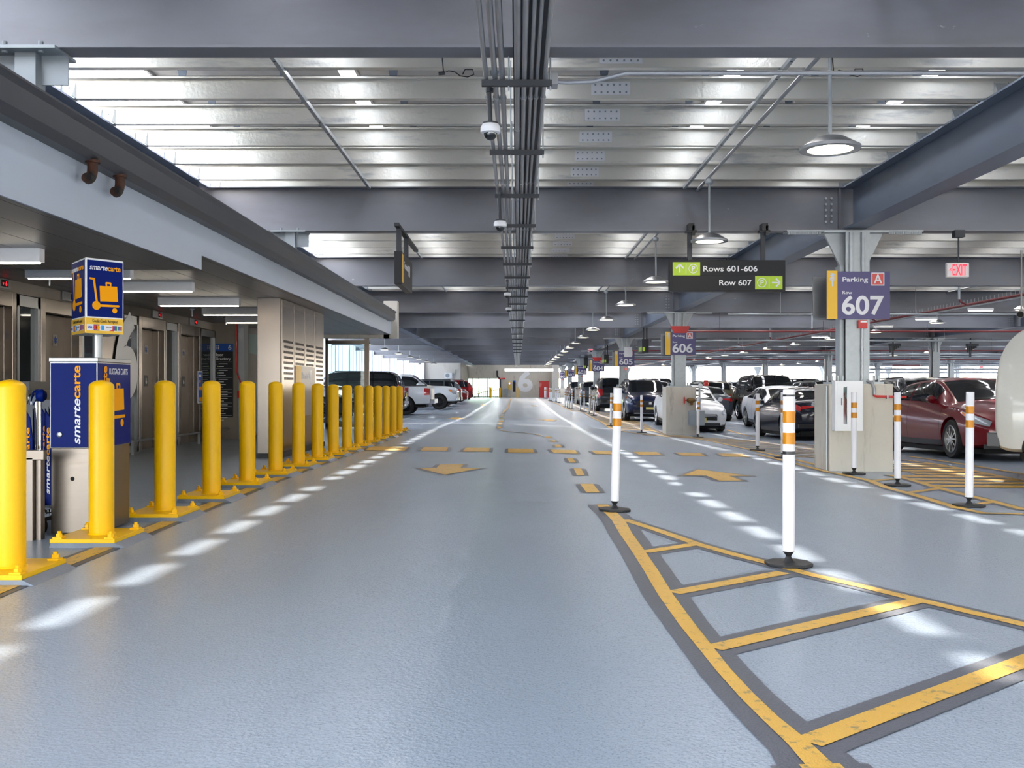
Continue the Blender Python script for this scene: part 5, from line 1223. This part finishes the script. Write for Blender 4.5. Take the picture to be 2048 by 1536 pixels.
# stations: x, zb, wm, zbelt, wb, zr, wr, zc
def sedan(L, Wd, hgt, rear=.0):
    w = Wd/2; b = L/2
    return [(-b, .42, w*.72, .86, w*.64, .90, w*.55, .93), (-b+.10, .30, w*.86, .98, w*.78, 1.01, w*.66, 1.05), (-b+.32, .24, w*.96, 1.02, w*.87, 1.05, w*.72, 1.09), (-b+.62, .20, w, 1.02, w*.90, 1.06, w*.70, 1.11),
            (-b+1.25, .18, w, .99, w*.92, 1.30, w*.68, 1.35), (-b+1.85, .17, w, .97, w*.93, hgt-.07, w*.66, hgt-.02), (-b+2.45, .17, w, .95, w*.93, hgt-.05, w*.66, hgt),
            (.30, .17, w, .93, w*.93, hgt-.08, w*.65, hgt-.03), (.78, .18, w, .92, w*.92, 1.16, w*.69, 1.22), (1.28, .18, w, .90, w*.91, .94, w*.76, 1.00), (b-.55, .20, w*.97, .82, w*.88, .85, w*.72, .91), (b-.22, .22, w*.89, .74, w*.80, .77, w*.64, .82), (b-.06, .26, w*.76, .67, w*.68, .69, w*.54, .72), (b, .32, w*.66, .60, w*.60, .62, w*.48, .64)]
def suv(L, Wd, hgt, hood=1.05):
    w = Wd/2; b = L/2; bl = hood+.05
    return [(-b, .50, w*.80, .98, w*.76, 1.02, w*.72, 1.05), (-b+.08, .36, w*.90, 1.08, w*.86, 1.14, w*.76, 1.18), (-b+.20, .30, w*.96, bl+.02, w*.90, bl+.22, w*.76, bl+.27), (-b+.48, .27, w*.99, bl, w*.92, hgt-.13, w*.74, hgt-.07), (-b+.85, .25, w, bl, w*.93, hgt-.07, w*.74, hgt-.01),
            (-.2, .24, w, bl-.02, w*.94, hgt-.06, w*.74, hgt), (.35, .24, w, bl-.03, w*.94, hgt-.10, w*.73, hgt-.04), (.85, .25, w, bl-.04, w*.93, bl+.22, w*.76, bl+.28), (1.25, .25, w, bl-.05, w*.92, bl+.0, w*.80, bl+.06), (b-.5, .27, w*.98, hood-.05, w*.90, hood-.01, w*.76, hood+.03), (b-.18, .30, w*.92, hood-.12, w*.84, hood-.09, w*.70, hood-.05), (b-.05, .36, w*.82, hood-.20, w*.75, hood-.18, w*.62, hood-.15), (b, .44, w*.74, hood-.26, w*.70, hood-.24, w*.56, hood-.22)]
def pickup(L, Wd, hgt):
    w = Wd/2; b = L/2; h = 1.26
    return [(-b, .62, w*.90, h-.10, w*.88, h-.06, w*.82, h-.05), (-b+.05, .50, w*.96, h, w*.93, h+.03, w*.88, h+.035), (-b+.3, .48, w*.98, h+.02, w*.94, h+.05, w*.88, h+.055), (-b+1.72, .46, w*.98, h+.02, w*.94, h+.05, w*.88, h+.055), (-b+1.80, .44, w*.98, h, w*.94, h+.30, w*.80, h+.34), (-b+1.98, .42, w*.99, h, w*.95, hgt-.12, w*.74, hgt-.05),
            (-b+2.5, .40, w, h-.01, w*.95, hgt-.07, w*.74, hgt), (.35, .40, w, h-.03, w*.95, hgt-.10, w*.73, hgt-.03), (.95, .40, w, h-.05, w*.94, h+.22, w*.76, h+.28), (1.30, .42, w, h-.06, w*.94, h-.01, w*.82, h+.06), (b-.5, .44, w*.99, h-.09, w*.93, h-.05, w*.80, h+.01), (b-.15, .46, w*.95, h-.14, w*.90, h-.10, w*.76, h-.06), (b-.03, .50, w*.88, h-.22, w*.84, h-.20, w*.72, h-.18), (b, .56, w*.84, h-.28, w*.80, h-.26, w*.70, h-.24)]
def van(L, Wd, hgt):
    w = Wd/2; b = L/2
    return [(-b, .50, w*.92, 1.10, w*.90, 1.30, w*.84, 1.34), (-b+.03, .44, w*.96, 1.12, w*.95, 1.50, w*.84, 1.56), (-b+.10, .40, w*.98, 1.12, w*.96, hgt-.34, w*.78, hgt-.28), (-b+.22, .38, w, 1.12, w*.97, hgt-.19, w*.75, hgt-.10), (-b+.40, .38, w, 1.12, w*.97, hgt-.13, w*.74, hgt-.03), (-b+.8, .36, w, 1.12, w*.97, hgt-.12, w*.74, hgt),
            (.9, .34, w, 1.10, w*.97, hgt-.12, w*.74, hgt-.01), (1.45, .34, w, 1.08, w*.96, hgt-.45, w*.76, hgt-.36), (1.95, .34, w, 1.06, w*.95, 1.16, w*.80, 1.22), (b-.25, .34, w*.97, .98, w*.92, 1.02, w*.76, 1.06), (b-.05, .40, w*.88, .86, w*.82, .88, w*.70, .90), (b, .46, w*.82, .78, w*.78, .80, w*.66, .82)]
def plate(z): return ('number_plate', 'plate_y', .16, z, z+.15, .018)
car_proto('sedan', sedan(4.86, 1.84, 1.44), 4.86, (.335, .235), (1.42, -1.40), dict(ws=(1.20, .42), rear=(-1.72, -.98), side=((-.42, .66), (-1.38, -.50)), doors=(1.0, -.46, -1.18), handles=(-.32, -1.2), mir=.72), spokes=10, tail=dict(x=(-2.40, -1.98), t=(.74, .94), face=(.36, .66, .83, .93)), head=dict(x=(1.72, 2.38), t=(.72, .95)),
          grille=dict(front=[('grille', 'black', .50, .30, .52, .022), ('lower_lip', 'black', .78, .20, .28, -.03), ('emblem', 'chrome', .05, .545, .585, .018), plate(.40)], rear=[plate(.62), ('rear_bumper_trim', 'black', .75, .33, .44, .01)]))
car_proto('saloon', sedan(4.90, 1.85, 1.47), 4.90, (.33, .22), (1.43, -1.40), dict(ws=(1.20, .42), rear=(-1.74, -1.0), side=((-.42, .66), (-1.40, -.50)), doors=(1.0, -.46, -1.18), handles=(-.32, -1.2), mir=.72), spokes=5, tail=dict(x=(-2.42, -2.1), t=(.70, .93), face=(.40, .66, .81, .91)), head=dict(x=(1.80, 2.40), t=(.70, .95)),
          grille=dict(front=[('grille', 'chrome', .52, .52, .60, .02), ('lower_grille', 'black', .50, .40, .51, .016), plate(.33), ('air_intake', 'black', .60, .24, .32, .0)], rear=[plate(.62), ('rear_bumper_trim', 'black', .75, .33, .42, .01)]))
car_proto('suv', suv(4.70, 1.88, 1.70), 4.70, (.365, .25), (1.38, -1.36), dict(ws=(1.20, .42), rear=(-2.20, -1.92), side=((-.35, .72), (-1.25, -.42), (-1.92, -1.33)), doors=(1.02, -.38, -1.15), handles=(-.25, -1.1), mir=.74), roofrail=(.3, -1.7), spokes=5, tail=dict(x=(-2.30, -2.02), t=(.70, 1.0), face=(.55, .72, .90, 1.04)), head=dict(x=(1.70, 2.30), t=(.70, .94)),
          grille=dict(front=[('grille', 'black', .56, .56, .80, .022), ('emblem', 'chrome', .06, .66, .76, .03), plate(.46), ('air_intake', 'black', .66, .34, .45, .0), ('skid_plate', 'chrome', .62, .29, .335, -.02)], rear=[plate(.74), ('rear_bumper_trim', 'black', .80, .36, .58, .02)]))
car_proto('big_suv', suv(5.30, 2.04, 1.92, 1.16), 5.30, (.40, .28), (1.58, -1.50), dict(ws=(1.20, .42), rear=(-2.5, -2.2), side=((-.30, .72), (-1.35, -.38), (-2.25, -1.43)), doors=(1.05, -.34, -1.30), handles=(-.2, -1.2), mir=.76), roofrail=(.3, -2.1), spokes=6, rim='chrome', tail=dict(x=(-2.62, -2.40), t=(.55, 1.45), face=(.72, .86, .85, 1.25)), head=dict(x=(1.95, 2.6), t=(.68, .94)),
          grille=dict(front=[('grille', 'chrome', .70, .62, .88, .02), plate(.5), ('air_intake', 'black', .8, .38, .5, .0)], rear=[plate(.85), ('rear_bumper', 'chrome', .86, .46, .66, .03)]), big=True)
car_proto('pickup', pickup(5.85, 2.06, 1.96), 5.85, (.42, .28), (1.92, -1.74), dict(ws=(1.24, .44), rear=(-1.08, -1.0), side=((-.15, .78), (-.88, -.24)), doors=(1.1, -.19, -.98), handles=(-.08, -.82), mir=.8), spokes=6, rim='rim_dark', tail=dict(x=(-2.88, -2.62), t=(.50, .92)), head=dict(x=(2.45, 2.88), t=(.55, .90)),
          grille=dict(front=[('grille', 'chrome', .72, .66, .96, .02), ('front_bumper', 'chrome', .92, .52, .66, .06), plate(.54)], rear=[('rear_bumper', 'chrome', .95, .52, .72, .16), ('tailgate_panel', 'white', .80, .74, 1.16, .012), plate(.56)]), bed=(-2.75, -1.22, 1.315), big=True)
car_proto('van', van(5.5, 2.0, 2.05), 5.5, (.37, .21), (1.75, -2.03), dict(ws=(1.9, 1.25), side=((.75, 1.5),), doors=(1.7, .7), handles=(.85,), mir=1.55), spokes=8, rim='rim', head=dict(x=(2.3, 2.7), t=(.6, .9)), grille=dict(front=[('grille', 'black', .6, .55, .78, .02), ('front_bumper', 'black', .85, .40, .54, .06)], rear=[('rear_bumper', 'black', .93, .44, .62, .10)]), big=True)
PAINTED = ('body', 'mirror', 'door_handle', 'tailgate_panel')
used = set()
def tree(o):
    out = [o]
    for c in o.children: out += tree(c)
    return out
def car(kind, x, y, heading, color, label, cat='car', group=None, pitch=True, drop=()):
    """x, y: centre on the floor; heading in degrees from +X"""
    root, L, B = PRO[kind]
    KID.setdefault(root.name, [k.name for k in root.children])
    o = copy_tree(root)
    a = math.radians(heading); dx, dy = math.cos(a), math.sin(a)
    zfr, zre = zf(x+dx*L*.29, y+dy*L*.29), zf(x-dx*L*.29, y-dy*L*.29)
    zl, zr_ = zf(x-dy*.8, y+dx*.8), zf(x+dy*.8, y-dx*.8)
    p = -math.atan2(zfr-zre, L*.58); r = math.atan2(zl-zr_, 1.6)
    o.location = (x, y, (zfr+zre)/2+.002); o.rotation_euler = (r, p, a); o.name = kind_name(kind)
    tag(o, label, cat, group)
    for c in o.children:
        nm = c.name.split('.')[0]
        if nm in PAINTED and (nm != 'door_handle' or kind != 'big_suv'):
            c.material_slots[0].link = 'OBJECT'; c.material_slots[0].material = color
    return o
def kind_name(k): return {'sedan': 'sedan_car', 'saloon': 'sedan_car', 'suv': 'suv_car', 'big_suv': 'large_suv_car', 'pickup': 'pickup_truck', 'van': 'cargo_van'}[k]
wht, slv, blk, gry, drk, nvy = paint('white_paint', (232, 234, 238), .0), paint('silver_paint', (168, 172, 176), .6), paint('black_paint', (14, 15, 18), .1, .2), paint('grey_paint', (92, 98, 104), .5), paint('charcoal_paint', (42, 46, 52), .4), paint('navy_paint', (8, 14, 34), .2)
red_, blu, olv, wine, cream = paint('red_paint', (130, 8, 16), .1), paint('blue_paint', (8, 24, 62), .3), paint('olive_paint', (102, 98, 78), .4), paint('wine_paint', (112, 0, 18), .1), paint('cream_van_paint', (206, 204, 197), .0)
# named cars on the right
car('sedan', 8.38, 18.62, -90, wine, 'shiny dark red sedan facing the camera, right of the row 607 pedestal')
car('van', 8.86, 11.84, -35, cream, 'white cargo van cut off by the right edge of the photo', 'van')
car('sedan', 8.12, 28.55, 90, nvy, 'dark navy sedan seen from behind, left of the row 607 pedestal')
car('saloon', 8.95, 33.75, -90, wht, 'white sedan behind the navy sedan, nose towards the camera')
car('saloon', 5.82, 34.0, -90, wht, 'white sedan poking out on both sides of the row 606 pedestal')
car('suv', 5.22, 41.6, -90, blu, 'metallic blue luxury crossover facing the camera, left of the row 606 pedestal')
car('suv', 9.45, 49.6, 90, olv, 'olive brown crossover with roof rails seen from behind')
car('big_suv', 5.40, 57.6, 90, drk, 'dark grey SUV, rear towards the camera, just right of the row 604 pedestal')
car('big_suv', 10.6, 42.0, -90, blk, 'large black SUV facing the camera behind the white sedan')
car('suv', 10.9, 28.2, 90, drk, 'charcoal SUV with roof rails whose roof shows above the red sedan')
car('suv', 5.3, 72.4, 90, gry, 'grey SUV far down the row next to the row 603 pedestal')
# trucks and cars on the left
car('big_suv', -7.95, 33.2, 0, blk, 'dark boxy SUV seen through the glass screen behind the yellow bollards')
car('big_suv', -7.30, 41.6, 180, blk, 'long black SUV with chrome trim just right of the glass screen')
car('pickup', -6.85, 46.1, 180, wht, 'white pickup truck showing its tail lamp, behind the last yellow bollards', 'truck')
car('pickup', -6.25, 55.8, 0, wht, 'white pickup truck facing the lane with black wheels', 'truck')
car('suv', -5.9, 63.3, 180, gry, 'dark grey crossover just beyond the two white pickups')
car('suv', -5.85, 69.8, 0, red_, 'bright red crossover beyond the white pickups, nearer of the two red ones')
car('suv', -5.75, 76.5, 180, red_, 'second red crossover on the left, farthest from the camera')
# the rest of the rows
rnd = random.Random(5)
pal = [('white', wht), ('silver', slv), ('black', blk), ('grey', gry), ('charcoal', drk), ('navy', nvy), ('grey', gry), ('silver', slv)]
fill = [(607, 1, [11.1]), (606, 0, [13.6, 16.3]), (606, 1, [11.4, 14.1, 16.8]), (605, 0, [7.9, 13.3, 16.0, 18.7, 21.4]), (605, 1, [6.6, 12.2, 14.9, 17.6, 20.3, 23.0]), (604, 0, [8.1, 10.8, 13.5, 16.2, 18.9, 21.6, 24.3]), (604, 1, [8.0, 13.4, 18.8, 24.2, 29.6]), (603, 0, [8.0, 10.7, 16.1, 21.5, 26.9]), (602, 0, [5.4, 10.8, 18.9, 27.0]), (601, 0, [8.1, 16.2])]
for (row, side, xs) in fill:
    k = NUMS.index(row); yl = CY_[k]
    for i, x in enumerate(xs):
        cn, cm = pal[rnd.randrange(len(pal))]; kind = rnd.choice(['suv', 'suv', 'sedan', 'saloon', 'big_suv'])
        if side == 0: y = yl-2.75-(.25 if kind == 'big_suv' else 0)
        else: y = yl+4.0
        hd = 90 if rnd.random() < .5 else -90
        car(kind, x, y, hd, cm, '%s %s, %s right of the row %d column, on its %s side' % (cn, 'SUV' if 'suv' in kind else 'sedan', ('first', 'second', 'third', 'fourth', 'fifth', 'sixth', 'seventh')[i], row, ('near', 'far')[side]), 'car', 'parked cars of the far rows')
for k, (r, L, B) in PRO.items():
    for o in tree(r): bpy.data.objects.remove(o)
